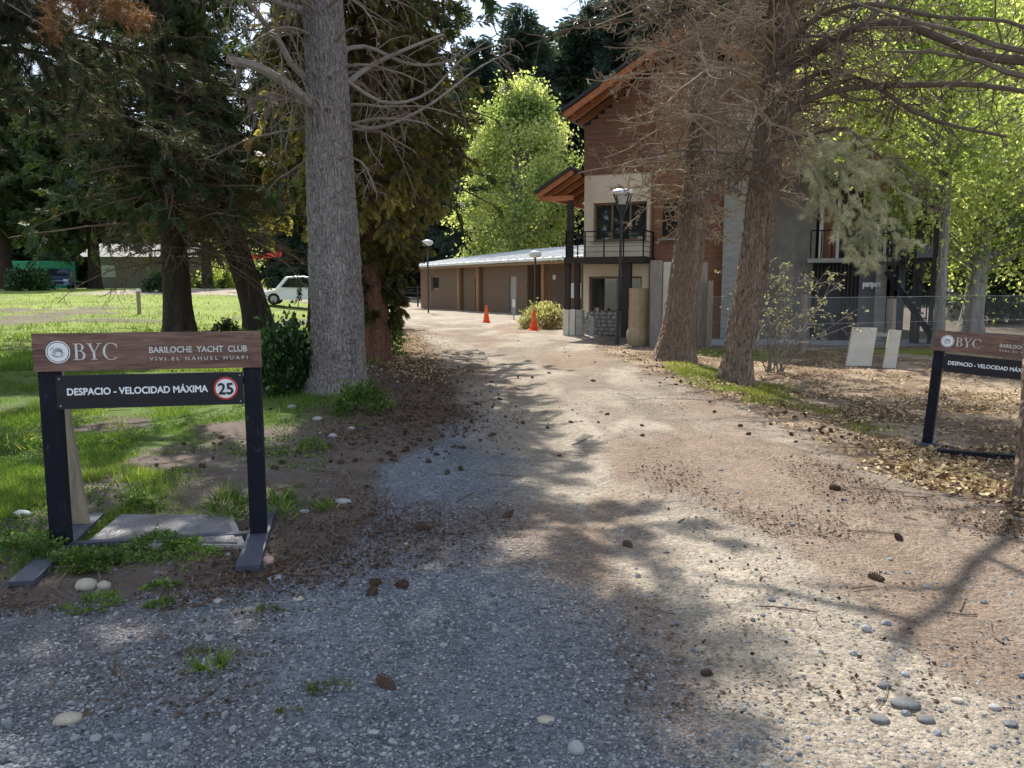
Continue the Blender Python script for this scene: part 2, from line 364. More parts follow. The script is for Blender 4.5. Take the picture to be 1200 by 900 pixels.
M['litter'] = leafmat('dry_leaves', [(0, (.07, .04, .025)), (.35, (.21, .125, .075)), (.7, (.44, .33, .20)), (1, (.66, .54, .34))], .15, .8, .1)
def stonemat():
    m, n, b = newmat('pebble'); a = n.nodes.new('ShaderNodeAttribute'); a.attribute_name = 'tint'
    f = noise(n, 30, 5, .6, objco(n))
    c = ramp(n, a.outputs['Fac'], [(0, (.075, .082, .092)), (.45, (.165, .175, .195)), (.8, (.27, .275, .28)), (1, (.40, .385, .36))])
    c = mixc(n, .6, c, mixc(n, f, (.5, .5, .5), (1.5, 1.48, 1.42)), 'MULTIPLY')
    n.links.new(c, b.inputs['Base Color']); b.inputs['Roughness'].default_value = .85; b.inputs['Specular IOR Level'].default_value = .2; bump(n, b, f, .3, .004); return m
M['pebble'] = stonemat()
M['stone_tan'] = simple('stone_tan', (.36, .32, .25), .85, var=.3, scale=12, bmp=.4)
M['stone_grey'] = simple('stone_grey', (.30, .30, .30), .85, var=.3, scale=12, bmp=.4)
M['stone_dark'] = simple('stone_dark', (.13, .13, .13), .85, var=.3, scale=12, bmp=.4)
M['cone'] = simple('pine_cone_scale', (.085, .052, .036), .85, var=.5, scale=40, bmp=0)
M['black_metal'] = simple('black_painted_steel', (.006, .007, .014), .6, var=.5, scale=9, bmp=.15, spec=.2)
M['blue_metal'] = simple('worn_dark_steel', (.055, .06, .085), .5, var=.35, scale=9, bmp=.1, spec=.5)
def scuff(m):
    n = m.node_tree; b = n.nodes['Principled BSDF']; l = b.inputs['Base Color'].links[0].from_socket; f = noise(n, 55, 8, .75, objco(n, (1, 1, .35))); g = noise(n, 3.5, 4, .6, objco(n))
    k = ramp(n, math_(n, 'ADD', math_(n, 'MULTIPLY', f, .6), math_(n, 'MULTIPLY', g, .4)), [(.55, (0, 0, 0)), (.68, (1, 1, 1))]); n.links.new(mixc(n, math_(n, 'MULTIPLY', k, .5), l, (.16, .15, .14)), b.inputs['Base Color'])
scuff(M['black_metal']); scuff(M['blue_metal'])
M['panel_dark'] = simple('dark_sign_panel', (.018, .016, .020), .6, var=.25, scale=5, sc=(1, 1, 6), bmp=.05)
def woodmat(name, dark, light, sc=(1.2, 8, 14), rough=.6, spec=.3):
    m, n, b = newmat(name); v = objco(n, sc); f = noise(n, 2.2, 8, .62, v, .9); f2 = noise(n, 9, 5, .7, v, .3)
    k = math_(n, 'ADD', math_(n, 'MULTIPLY', f, .7), math_(n, 'MULTIPLY', f2, .3))
    mid = tuple((a+c)/2 for a, c in zip(dark, light))
    n.links.new(ramp(n, k, [(.33, dark), (.5, mid), (.66, light)]), b.inputs['Base Color']); b.inputs['Roughness'].default_value = rough; b.inputs['Specular IOR Level'].default_value = spec
    bump(n, b, k, .3, .006); return m
M['sign_wood'] = woodmat('sign_wood', (.06, .03, .022), (.26, .15, .115), (1.6, 10, 16))
M['old_wood'] = woodmat('weathered_stake_wood', (.17, .13, .09), (.36, .30, .22), (12, 12, 1.5), .9)
M['grey_wood'] = woodmat('grey_weathered_wood', (.16, .14, .125), (.34, .31, .28), (10, 10, 1.2), .9)
M['siding'] = woodmat('red_brown_siding', (.11, .05, .03), (.25, .12, .075), (1.2, 6, 10), .75)
M['siding_o'] = woodmat('orange_siding', (.15, .062, .034), (.30, .14, .08), (1.2, 6, 10), .55)
M['rafter'] = woodmat('orange_rafter', (.28, .085, .032), (.50, .19, .08), (3, 3, 3), .5)
M['post_wood'] = woodmat('honey_post_wood', (.16, .09, .045), (.30, .18, .09), (8, 8, 1), .6)
M['annex_wall'] = woodmat('dark_brown_cladding', (.09, .057, .037), (.20, .135, .09), (12, 12, 1), .7)
M['stucco'] = simple('cream_stucco', (.66, .545, .42), .9, var=.12, scale=3, bmp=.25, dist=.006)
M['concrete'] = simple('board_marked_concrete', (.31, .30, .28), .9, var=.3, scale=3, sc=(1, 1, 3), bmp=.4, dist=.01)
M['grey_plaster'] = simple('grey_plaster', (.21, .195, .175), .9, var=.4, scale=1.1, sc=(1, 1, .5), bmp=.3)
M['lilac'] = simple('grey_blue_wall', (.15, .15, .165), .85, var=.12, scale=3, bmp=.1)
M['tan_wall'] = simple('tan_upper_wall', (.42, .33, .22), .85, var=.15, scale=3, bmp=.1)
M['white_paint'] = simple('white_paint', (.72, .72, .69), .6, var=.1, scale=8, bmp=.1)
M['letter_white'] = simple('letter_white', (.78, .78, .78), .6, var=.04, scale=8, bmp=0)
M['letter_grey'] = simple('letter_pale', (.62, .60, .57), .6, var=.25, scale=22, bmp=0)
M['red_paint'] = simple('red_paint', (.55, .04, .03), .5, var=.1, bmp=0)
M['dark_print'] = simple('dark_print', (.02, .02, .025), .6, var=.1, bmp=0)
M['zinc'] = simple('zinc_roof', (.66, .66, .65), .45, .2, var=.15, scale=2, bmp=.1)
M['dark_roof'] = simple('dark_roof_edge', (.035, .035, .04), .6, var=.2, bmp=.1)
M['timber_dark'] = simple('dark_timber', (.035, .028, .026), .7, var=.3, scale=5, bmp=.2)
M['slat'] = simple('dark_slats', (.035, .033, .033), .6, var=.3, bmp=.1)
M['galv'] = simple('galvanised_wire', (.34, .35, .35), .45, .7, var=.15, bmp=0)
M['post_grey'] = simple('weathered_post', (.26, .22, .18), .95, var=.35, scale=9, sc=(1, 1, .2), bmp=.5)
M['pale_concrete'] = simple('pale_concrete', (.55, .52, .46), .9, var=.14, scale=5, bmp=.4, dist=.006)
M['stump'] = woodmat('carved_stump', (.24, .18, .11), (.48, .39, .26), (9, 9, 1.3), .9)
M['lamp_metal'] = simple('lamp_pole_paint', (.03, .032, .035), .5, var=.2, bmp=0, spec=.5)
M['lamp_top'] = simple('lamp_reflector', (.75, .76, .78), .25, .3, var=.05, bmp=0)
M['cone_orange'] = simple('traffic_cone_orange', (.80, .10, .025), .5, var=.12, scale=5, bmp=0)
M['green_paint'] = simple('teal_container', (.04, .30, .22), .6, var=.2, scale=2, bmp=.1)
M['car_white'] = simple('car_white', (.72, .73, .74), .3, var=.03, bmp=0, spec=.6)
M['car_blue'] = simple('car_blue', (.05, .09, .15), .25, .3, var=.05, bmp=0, spec=.6)
M['car_dark'] = simple('car_dark', (.03, .03, .035), .25, .3, var=.05, bmp=0, spec=.6)
M['rubber'] = simple('tyre_rubber', (.02, .02, .02), .9, var=.2, bmp=0)
def glassmat(name, col=(.02, .025, .025), rough=.04):
    m, n, b = newmat(name); b.inputs['Base Color'].default_value = (*col, 1); b.inputs['Roughness'].default_value = rough; b.inputs['Specular IOR Level'].default_value = .9
    b.inputs['IOR'].default_value = 1.7; f = noise(n, 1.5, 2, .5, objco(n)); bump(n, b, f, .04, .05); return m
M['glass'] = glassmat('window_glass')
def cover_mat():
    m, n, b = newmat('chequered_plate'); v = objco(n); ch = voro(n, 38, v, 'F1'); f = noise(n, 4, 6, .6, v)
    n.links.new(ramp(n, f, [(.3, (.13, .12, .12)), (.7, (.25, .235, .235))]), b.inputs['Base Color']); b.inputs['Roughness'].default_value = .55; b.inputs['Metallic'].default_value = .3
    bump(n, b, ch, .8, .01); return m
M['cover'] = cover_mat()

# ================================================================ THE GROUND
def albedo(x, y):
    n1 = fbm(x*.7, y*.7, s=60, o=5)[..., None]; n2 = fbm(x*3, y*3, s=61, o=4)[..., None]
    dirt = np.array([.14, .112, .092])*(.75+.5*n1)
    c = np.broadcast_to(dirt, x.shape+(3,)).copy()
    def blend(w, col): nonlocal c; w = w[..., None]; c = c*(1-w)+col*w
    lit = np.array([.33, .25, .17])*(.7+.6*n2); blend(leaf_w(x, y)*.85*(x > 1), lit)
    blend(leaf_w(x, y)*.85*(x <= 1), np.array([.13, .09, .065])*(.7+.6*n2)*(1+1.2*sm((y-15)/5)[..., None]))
    tanr = np.array([.315, .268, .208])*(.85+.3*n1)
    grey = np.array([.175, .187, .208])*(.85+.3*n1)
    # grey gravel spread over the lower left of the drive, compacted tan earth elsewhere
    gx = x-np.interp(y, [0, 2.6, 4, 6, 8, 10, 12], [1.0, .5, .25, .0, -.15, -.3, -1.2]); gw = sm((-gx+.9*(fbm(x*1.1, y*1.1, s=8, o=4)-.5))/.9+.5)*(1-sm((y-8)/4))
    yard = sm((y-33)/6)
    rc = tanr*(1-gw[..., None])+grey*gw[..., None]
    pat = fbm(x*2.1, y*.9, s=72, o=5)[..., None]; rc = rc*(.72+.56*pat)
    dk = sm((fbm(x*1.5+9, y*.6, s=73, o=5)-.53)/.09)*(1-yard); rc = rc*(1-dk[..., None]*.5)+np.array([.15, .115, .09])*dk[..., None]*.5
    reddish = sm((fbm(x*.8+3, y*.28, s=71, o=4)-.50)/.10)*(1-gw)*(1-yard)*.65
    rc = rc*(1-reddish[..., None])+np.array([.225, .155, .11])*reddish[..., None]
    blend(road_w(x, y), rc)
    path = sm((y-21.6)/.5)*sm((24.6-y)/.5)*sm((x-4.5)/.5); blend(path, np.array([.36, .38, .40]))
    needles = (leaf_w(x, y)*sm((fbm(x*1.8, y*1.8, s=90, o=4)-.45)/.12)); blend(needles*.6, np.array([.10, .06, .042]))
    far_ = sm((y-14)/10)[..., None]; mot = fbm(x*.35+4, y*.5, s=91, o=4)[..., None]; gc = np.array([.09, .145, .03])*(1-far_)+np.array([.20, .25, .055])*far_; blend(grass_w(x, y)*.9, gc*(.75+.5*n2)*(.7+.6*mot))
    peb = np.clip(road_w(x, y)*(.35+.65*gw)+.35, 0, 1)*(1-.6*grass_w(x, y))
    return c, peb
def ground_grid():
    ys = [-7, -5, -3, -1, 0, 1, 1.6, 2.0]
    while ys[-1] < 420: ys.append(ys[-1]*1.0125+.004)
    ys = np.array(ys)
    s = np.concatenate([-np.geomspace(3.2, .8, 22), np.linspace(-.77, .77, 270), np.geomspace(.8, 3.2, 22)])
    Y, S = np.meshgrid(ys, s, indexing='ij'); X = S*(np.abs(Y)+2.0)
    return X, Y
X, Y = ground_grid(); Z = H(X, Y); ny, nx = X.shape
rw = road_w(X, Y)
idx = np.arange(ny*nx).reshape(ny, nx)
quads = np.stack([idx[:-1, :-1], idx[:-1, 1:], idx[1:, 1:], idx[1:, :-1]], -1).reshape(-1, 4)
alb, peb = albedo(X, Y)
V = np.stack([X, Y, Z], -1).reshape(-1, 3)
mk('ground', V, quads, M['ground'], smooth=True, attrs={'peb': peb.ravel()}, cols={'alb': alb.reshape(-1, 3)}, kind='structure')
isroad = (rw.ravel()[quads].mean(1) > .5)
def sub_sheet(name, sel, dz):
    q = quads[sel]; used, inv = np.unique(q, return_inverse=True); v = V[used].copy(); v[:, 2] += dz
    mk(name, v, inv.reshape(-1, 4), M['ground'], smooth=True, attrs={'peb': peb.ravel()[used]}, cols={'alb': alb.reshape(-1, 3)[used]}, kind='structure')
cy = Y.ravel()[quads].mean(1); cx = X.ravel()[quads].mean(1)
pathsel = isroad & (cy > 21) & (cy < 25.2) & (cx > road_r(cy)+.5)
parksel = isroad & (cy > 49) & (cx < -5)
sub_sheet('gravel_road', isroad & ~pathsel & ~parksel, .006)
sub_sheet('gravel_path', pathsel, .006)
sub_sheet('car_park', parksel, .006)

def sample(n, fn, x0, x1, y0, y1, power=2.0):
    """rejection sample with density ~ 1/y^power (even in the picture)"""
    out = []
    tot = 0
    while tot < n:
        u = rng.random(n*3)
        if power == 1: y = y0*(y1/y0)**u
        elif power == 0: y = y0+(y1-y0)*u
        else: y = 1/(1/y0+(1/y1-1/y0)*u)
        a = .72*(y+.6); x = rng.uniform(-1, 1, n*3)*a
        ok = (x > x0) & (x < x1); x, y = x[ok], y[ok]
        w = fn(x, y); ok = rng.random(len(x)) < w; out.append(np.stack([x[ok], y[ok]], 1)); tot += ok.sum()
        if len(out) > 60: break
    return np.concatenate(out)[:n]
# loose pebbles
def pebbles(name, n, fn, size, proto, y0, y1, power=2.0, tint=(.05, .95)):
    p = sample(n, fn, -60, 60, y0, y1, power); n = len(p)
    sz = size[0]*(size[1]/size[0])**(rng.random(n)**1.8)
    z = H(p[:, 0], p[:, 1])+.006*(road_w(p[:, 0], p[:, 1]) > .5)+sz*.15
    sc = np.stack([sz*rng.uniform(.7, 1.2, n), sz*rng.uniform(.7, 1.2, n), sz*rng.uniform(.4, .75, n)], 1)
    D = np.stack([rng.normal(0, 1, n), rng.normal(0, 1, n), rng.normal(0, .25, n)], 1)
    V, Fc, t = scatter(*proto, np.stack([p[:, 0], p[:, 1], z], 1), D, sc, rng.uniform(*tint, n), jitter_up=np.array([[0, 0, 1.]])+rng.normal(0, .25, (n, 3)))
    # scatter's Z axis is the flat one
    return mk(name, V, Fc, M['pebble'], smooth=False, attrs={'tint': t}, kind='stuff')
def lumpy(sub, seed, amt=.25):
    v, f = ico(sub); nn = fbm(v[:, 0]*1.3+seed, v[:, 1]*1.3, v[:, 2]*1.3, s=seed, o=2); return v*(1+amt*2*(nn-.5))[:, None], f
OCT = (np.array([[1, 0, 0], [-1, 0, 0], [.1, 1, 0], [0, -1, .1], [0, 0, 1], [0, .1, -1.]]), np.array([[0, 2, 4], [2, 1, 4], [1, 3, 4], [3, 0, 4], [2, 0, 5], [1, 2, 5], [3, 1, 5], [0, 3, 5]]))
def gravel_density(x, y):
    g = x-np.interp(y, [0, 2.6, 4, 6, 8, 10, 12], [1.0, .5, .25, .0, -.15, -.3, -1.2])
    w = sm((-g+.9*(fbm(x*1.1, y*1.1, s=8, o=4)-.5))/.9+.5)
    return road_w(x, y)*(.10+.9*w)*(.3+.7*vnoise(x*2, y*2, s=4))
pebbles('gravel', 52000, gravel_density, (.0035, .012), OCT, 2.1, 9.5, 2.0)
pebbles('loose_stones', 1900, lambda x, y: (.10+.5*gravel_density(x, y)+.5*(1-road_w(x, y))*(1-grass_w(x, y)))*(.2+.8*vnoise(x*1.7, y*1.7, s=9)), (.009, .024), lumpy(1, 3), 2.1, 14, 2.0, (.1, .8))

# fallen leaves on both verges
def litter(name, n, fn, y0, y1, size, mat, power=2.0):
    p = sample(n, fn, -60, 60, y0, y1, power); n = len(p)
    D = np.stack([rng.normal(0, 1, n), rng.normal(0, 1, n), rng.normal(0.1, .3, n)], 1); s = rng.uniform(*size, n)
    z = H(p[:, 0], p[:, 1])+.010+rng.random(n)*.012
    V, Fc, t = scatter(*LEAF, np.stack([p[:, 0], p[:, 1], z], 1), D, s, rng.random(n), jitter_up=np.array([[0, 0, 1.]])+rng.normal(0, .45, (n, 3)))
    return mk(name, V, Fc, mat, attrs={'tint': t}, kind='stuff')
litter('fallen_leaves', 26000, lambda x, y: sm((x-road_r(y)+.3)/.8)*(.15+.85*sm((vnoise(x*1.2, y*1.2, s=31)-.35)/.3)), 5, 21, (.03, .065), M['litter'])
litter('leaf_litter', 5000, lambda x, y: np.exp(-((x-road_l(y)+.6)/.6)**2)*sm((y-12)/4), 10, 32, (.03, .06), M['litter'])
def scraps(): 
    return litter('bark_scraps', 15000, lambda x, y: (.03+.35*road_w(x, y)*(y > 5)*sm((fbm(x*.8+3, y*.28, s=71, o=4)-.50)/.08)+.6*np.maximum(np.exp(-((x-road_l(y))/.7)**2), np.exp(-((x-road_r(y))/.6)**2)))*sm((vnoise(x*1.5, y*.6, s=35)-.4)/.3), 2.8, 26, (.010, .030), M['litter_dark'])
M['litter_dark'] = leafmat('bark_scrap', [(0, (.04, .026, .02)), (1, (.17, .11, .075))], .05, .9, .05)
scraps()
def ground_cover():
    c = sample(1500, lambda x, y: sm((road_l(y)-.5-x)/.6)*sm((vnoise(x*2.1, y*2.1, s=66)-.45)/.2)*(x < 0), -8, 0, 3.95, 11, 1); k = 12
    p = np.repeat(c, k, 0)+rng.normal(0, .035, (len(c)*k, 2)); n = len(p); z = H(p[:, 0], p[:, 1])+rng.random(n)*.025
    D = np.stack([rng.normal(0, 1, n), rng.normal(0, 1, n), rng.uniform(.1, 1, n)], 1); V_, F_, t = scatter(*LEAF, np.stack([p[:, 0], p[:, 1], z], 1), D, rng.uniform(.012, .032, n), rng.random(n))
    mk('ground_cover', V_, F_, M['weed'], attrs={'tint': t}, kind='stuff')
    c = sample(900, lambda x, y: .03+np.maximum(leaf_w(x, y), .5*(x < road_l(y))), -8, 9, 3, 20, 1); n = len(c); S = np.stack([c[:, 0], c[:, 1], H(c[:, 0], c[:, 1])+.012], 1); a = rng.uniform(0, 6.28, n)
    P = grow(S, np.stack([np.cos(a), np.sin(a), a*0+.02], 1), rng.uniform(.06, .35, n), 5, 0, .16); P[:, :, 2] = H(P[:, :, 0], P[:, :, 1])+.012+rng.random((n, 1))*.01
    V_, F_ = tubes(P, np.repeat(rng.uniform(.002, .006, n)[:, None], 5, 1), 4); mk('fallen_twigs', V_, F_, M['twig_brown'], kind='stuff')
ground_cover()
litter('needle_litter', 5500, lambda x, y: np.exp(-((x-road_l(y)+.7)/.8)**2)*sm((y-7)/3)*(1-sm((y-15)/4)), 5, 18, (.02, .045), M['litter_dark'])
# grass
def grass(name, n, fn, y0, y1, hs, power=2.0, wid=1.0, mat='grass'):
    p = sample(n, fn, -60, 60, y0, y1, power); n = len(p)
    D = np.stack([rng.normal(0, .38, n), rng.normal(0, .38, n), np.ones(n)], 1)
    h = rng.uniform(*hs, n)*(.4+1.1*vnoise(p[:, 0]*1.6, p[:, 1]*1.6, s=51))
    sc = np.stack([h*wid*1.0, h, h], 1); z = H(p[:, 0], p[:, 1])-.004
    t = np.clip(.2+.6*vnoise(p[:, 0]*.6, p[:, 1]*.6, s=52)+rng.normal(0, .13, n), 0, 1)
    V, Fc, tt = scatter(*BLADE, np.stack([p[:, 0], p[:, 1], z], 1), D, sc, t)
    return mk(name, V, Fc, M[mat], attrs={'tint': tt}, kind='stuff')
grass('grass', 85000, lambda x, y: grass_w(x, y)*(x < 2)*sm((fbm(x*1.9, y*1.9, s=44, o=3)-.28)/.25), 3.9, 16, (.035, .11), 2.0)
grass('lawn_grass', 36000, lambda x, y: grass_w(x, y)*(x < 2), 15, 62, (.07, .14), 2.0, 2.2)
grass('verge_grass', 17000, lambda x, y: grass_w(x, y)*(x > 1.5), 7, 21.5, (.03, .09), 2.0, 1.3, 'grass_dry')

# ================================================================ LOOSE STONES AND CONES
def stone(px, py, wpx, mat, label, flat=.55, group=None, seed=1, asp=1.3):
    x, y = gnd(px, py); d = math.hypot(y, 1.6); w = wpx*d/F/2; v, f = lumpy(2, seed, .22)
    v = v*np.array([w, w/asp, w*flat]); o = mk('stone', v, f, mat, smooth=True)
    o.location = (x, y, Hs(x, y)+w*flat*.45+(.006 if road_w(np.array([x]), np.array([y]))[0] > .5 else 0)); o.rotation_euler = (0, 0, (seed*1.7) % 3-1.5 if seed > 90 else R(seed*7 % 50-25))
    return tag(o, label, 'stone', group)
ST = [(102, 687, 27, 'stone_tan', 'tan oval stone, larger of the pair in front of the left sign', .6), (122, 688, 17, 'stone_tan', 'small rounded tan stone touching the larger oval one below the left sign', .7),
      (26, 604, 20, 'white_stone', 'white stone in grass left of the left sign post', .5), (314, 659, 16, 'stone_red', 'pinkish stone just right of the left sign foot', .8), (324, 682, 20, 'stone_blue', 'flat blue grey stone on dirt right of the left sign', .35),
      (80, 846, 30, 'stone_tan', 'pale tan stone half sunk in the grey gravel bottom left', .45), (675, 883, 19, 'stone_grey', 'upright grey egg shaped stone at the bottom edge of the gravel', .95), (640, 847, 20, 'stone_tan', 'pale flat stone in gravel near the bottom middle', .4),
      (1015, 741, 11, 'stone_grey', 'small pale stone alone on sunlit drive at right', .9), (1060, 830, 32, 'stone_dark', 'largest dark flat stone of the cluster sunk in the drive at bottom right', .3), (1036, 808, 15, 'stone_dark', 'small dark stone above the sunken dark cluster at bottom right', .5),
      (1085, 848, 20, 'stone_dark', 'dark stone on the right side of the sunken cluster at bottom right', .35), (1165, 834, 15, 'stone_grey', 'grey stone near the right edge of the sunlit drive', .5), (1122, 825, 14, 'stone_tan', 'tan stone right of the dark sunken cluster on the drive', .5),
      (402, 588, 20, 'stone_grey', 'pale stone at the edge of dirt and drive beside green tuft', .4), (372, 497, 14, 'stone_grey', 'pale stone at the foot of the bank right of big trunk', .5), (390, 513, 12, 'stone_grey', 'small pale stone under the big trunk near the herbs', .5),
      (412, 505, 10, 'stone_grey', 'tiny pale stone beside the herbs at the big trunk', .5), (342, 486, 12, 'stone_grey', 'pale stone left of the big trunk foot', .5), (356, 600, 13, 'stone_grey', 'small pale stone among dirt right of the left sign', .5), (256, 707, 14, 'stone_grey', 'small grey stone on the gravel edge below the left sign', .4),
      (438, 860, 13, 'stone_grey', 'grey stone in bottom gravel left of middle', .4), (350, 705, 14, 'stone_tan', 'flat tan stone at edge between dirt and grey gravel', .35), (1030, 848, 22, 'stone_dark', 'dark stone on the left side of the sunken cluster at bottom right', .35)]
M['white_stone'] = simple('white_stone', (.55, .55, .52), .85, var=.2, scale=12); M['stone_red'] = simple('pink_stone', (.42, .27, .22), .85, var=.3, scale=12); M['stone_blue'] = simple('blue_stone', (.22, .25, .30), .85, var=.25, scale=12)
for i, (px, py, w, m, lab, fl) in enumerate(ST): stone(px, py, w, M[m], lab, fl, seed=i+2)
# pine cones
def cone_mesh(seed):
    mb = MB(); r = np.random.default_rng(seed)
    v, f = ico(1); mb.add(v*np.array([.62, 1, .62]), f)
    for i in range(64):
        t = (i+.5)/64; a = i*2.39996; y = -1+2*t; rad = .62*math.sqrt(max(0, 1-y*y))+.05
        d = np.array([math.cos(a), .55-.2*t, math.sin(a)]); d /= np.linalg.norm(d); s = np.cross(d, [0, 1, 0]); s /= np.linalg.norm(s); u = np.cross(s, d)
        b = np.array([math.cos(a)*rad*.8, y*.92, math.sin(a)*rad*.8]); L = .34*(1-.4*abs(y)); w = .2
        mb.add([b-s*w*.5, b+s*w*.5, b+d*L+s*w, b+d*L+u*.1, b+d*L-s*w], [[0, 1, 2], [0, 2, 3], [0, 3, 4]])
    return mb
PCM = [cone_mesh(1), cone_mesh(2)]
pc_proto = [m.build('pine_cone', M['cone']) for m in PCM]
first = [True, True]
def pcone(x, y, size, label, group):
    k = random.randrange(2)
    if first[k]: o = pc_proto[k]; first[k] = False
    else: o = pc_proto[k].copy(); C.objects.link(o)
    z = Hs(x, y)+size*.32+.006
    o.location = (x, y, z); o.scale = (size, size*random.uniform(.9, 1.5), size*random.uniform(.5, .9)); o.rotation_euler = (random.uniform(-.5, .5), random.uniform(0, 3), random.uniform(0, 6.3))
    tag(o, label, 'pine cone', group); return o
for px, py, s, lab in [(453, 806, .036, 'open pine cone alone on the grey gravel near the bottom'), (497, 622, .036, 'dark pine cone on dry needles at the shade edge of the drive'), (540, 552, .036, 'pine cone on the drive above the shaded gravel'),
                       (594, 608, .040, 'pine cone in the shaded middle of the drive'), (978, 574, .042, 'pine cone near the right verge where the drive is sunlit'), (1027, 677, .038, 'brown pine cone on sunlit drive above the pale stone'),
                       (1053, 628, .038, 'dark pine cone on sunlit drive near branch shadow at right'), (736, 637, .035, 'flattened pine cone at the sun and shade line of the drive'), (524, 556, .034, 'pine cone left of its neighbour on the upper shaded gravel'),
                       (441, 687, .040, 'pine cone in the dry grass left of the gravel, uppermost of three'), (470, 691, .038, 'pine cone in the dry grass nearest the gravel'), (437, 698, .036, 'pine cone at the lower left of the dry grass patch'), (827, 787, .028, 'small dark cone fragment in the shaded gravel at lower middle')]:
    x, y = gnd(px, py); pcone(x, y, s, lab, 'pine cones scattered over the drive')
def cones(n, fn, x0, x1, y0, y1, lab, group, power=1, size=(.018, .036)):
    for x, y in sample(n, fn, x0, x1, y0, y1, power): pcone(x, y, random.uniform(*size), lab, group)
cones(95, lambda x, y: np.exp(-((x-road_l(y)+.15)/.55)**2)*(road_l(y) > -9), -6, 0.3, 7.2, 16, 'pine cone among many on the dark bank under the big left trunk', 'pine cones on the left bank')
cones(60, lambda x, y: np.exp(-((x-road_r(y)-.35)/.35)**2), 1, 6, 8, 22, 'pine cone along the leafy right edge of the drive', 'pine cones along the right verge')
cones(34, lambda x, y: road_w(x, y)*.8, -2, 3, 7.5, 24, 'pine cone lying out on the sunlit middle of the drive', 'pine cones on the sunlit drive')
cones(18, lambda x, y: sm((y-6)/1)*np.exp(-((x+2.7)/.8)**2), -4.5, -1, 6, 10, 'pine cone on bare dirt behind the left sign', 'pine cones behind the left sign')

# ================================================================ SIGNS
def text_mesh(s, size, width=None, ext=.002):
    cu = bpy.data.curves.new('t', 'FONT'); cu.body = s; cu.size = size; cu.extrude = ext; cu.resolution_u = 3
    o = bpy.data.objects.new('t', cu); C.objects.link(o); bpy.context.view_layer.update()
    me = bpy.data.meshes.new_from_object(o); bpy.data.objects.remove(o)
    V = np.array([v.co[:] for v in me.vertices]); polys = [list(p.vertices) for p in me.polygons]; bpy.data.meshes.remove(me)
    if width: V[:, 0] *= width/(V[:, 0].max()-V[:, 0].min())
    V[:, 0] -= V[:, 0].min(); return V, polys
def put_text(name, s, size, loc, mat, parent, width=None, bold=0, ext=.002, spacing=1.0):
    V, polys = text_mesh(s, size, width, ext)
    me = bpy.data.meshes.new(name); allV = []; allP = []
    for dx, dz in ([(0, 0)] if not bold else [(-bold, 0), (bold, 0), (0, bold), (0, -bold)]):
        k = len(allV); dy = len(allP)*0+.0002*(len(allV)//max(1, len(V)))
        allV += [(v[0]+dx, -v[2]-dy, v[1]+dz) for v in V]; allP += [[i+k for i in p] for p in polys]
    me.from_pydata(allV, [], allP); me.materials.append(mat); o = link(bpy.data.objects.new(name, me), parent); o.location = loc; return o
def serif_letters(h):
    """B, Y, C in a light roman face as one flat relief"""
    mb = MB(); out = [mb]
    t = h*.045; T = h*.13
    def q(a, b, c, d): mb.add([(p[0], y, p[1]) for y in (-.002, 0) for p in (a, b, c, d)], [[0, 1, 2, 3], [7, 6, 5, 4], [0, 4, 5, 1], [1, 5, 6, 2], [2, 6, 7, 3], [3, 7, 4, 0]])
    def arc(cx, cz, rx, rz, a0, a1, thick, n=14):
        for i in range(n):
            p = []
            for a in (a0+(a1-a0)*i/n, a0+(a1-a0)*(i+1)/n):
                a = math.radians(a); w = t+(thick-t)*abs(math.cos(a))**1.3
                p.append(((cx+rx*math.cos(a), cz+rz*math.sin(a)), (cx+(rx-w)*math.cos(a), cz+(rz-w*.6)*math.sin(a))))
            q(p[0][0], p[1][0], p[1][1], p[0][1])
    # B
    q((h*.1, 0), (h*.1+T, 0), (h*.1+T, h), (h*.1, h)); q((0, 0), (h*.35, 0), (h*.35, t), (0, t)); q((0, h-t), (h*.35, h-t), (h*.35, h), (0, h)); q((h*.1, h*.53), (h*.36, h*.53), (h*.36, h*.53+t), (h*.1, h*.53+t))
    arc(h*.33, h*.77, h*.26, h*.23, 90, -90, T); arc(h*.35, h*.275, h*.31, h*.275, 90, -90, T)
    # Y
    mb = MB(); out.append(mb)
    x = h*.78
    q((x+h*.05, h), (x+h*.05+T, h), (x+h*.33+T*.6, h*.45), (x+h*.33-T*.4, h*.45)); q((x+h*.66, h), (x+h*.66+t, h), (x+h*.33+T*.6, h*.45), (x+h*.33+T*.2, h*.45))
    q((x+h*.3, 0), (x+h*.3+T, 0), (x+h*.3+T, h*.48), (x+h*.3, h*.48)); q((x+h*.2, 0), (x+h*.53, 0), (x+h*.53, t), (x+h*.2, t)); q((x-.02*h, h-t), (x+h*.28, h-t), (x+h*.28, h), (x-.02*h, h)); q((x+h*.52, h-t), (x+h*.8, h-t), (x+h*.8, h), (x+h*.52, h))
    # C
    mb = MB(); out.append(mb)
    arc(x+h*1.32, h*.5, h*.46, h*.52, 48, 312, T, 26); q((x+h*1.62, h*.70), (x+h*1.62+t, h*.70), (x+h*1.62+t, h*.97), (x+h*1.62, h*.97))
    return out
def disc(mb, cx, cz, r, y0, y1, n=40, r0=0.0):
    a = np.arange(n)*2*math.pi/n; o = np.stack([cx+r*np.cos(a), np.zeros(n), cz+r*np.sin(a)], 1); i = np.stack([cx+r0*np.cos(a), np.zeros(n), cz+r0*np.sin(a)], 1)
    V = np.concatenate([o+[0, y0, 0], i+[0, y0, 0], o+[0, y1, 0], i+[0, y1, 0]]); k = np.arange(n); k2 = (k+1) % n
    mb.add(V, np.concatenate([np.stack([k, k2, n+k2, n+k], 1), np.stack([k, 2*n+k, 2*n+k2, k2], 1), np.stack([2*n+k, 3*n+k, 3*n+k2, 2*n+k2], 1)])); return mb
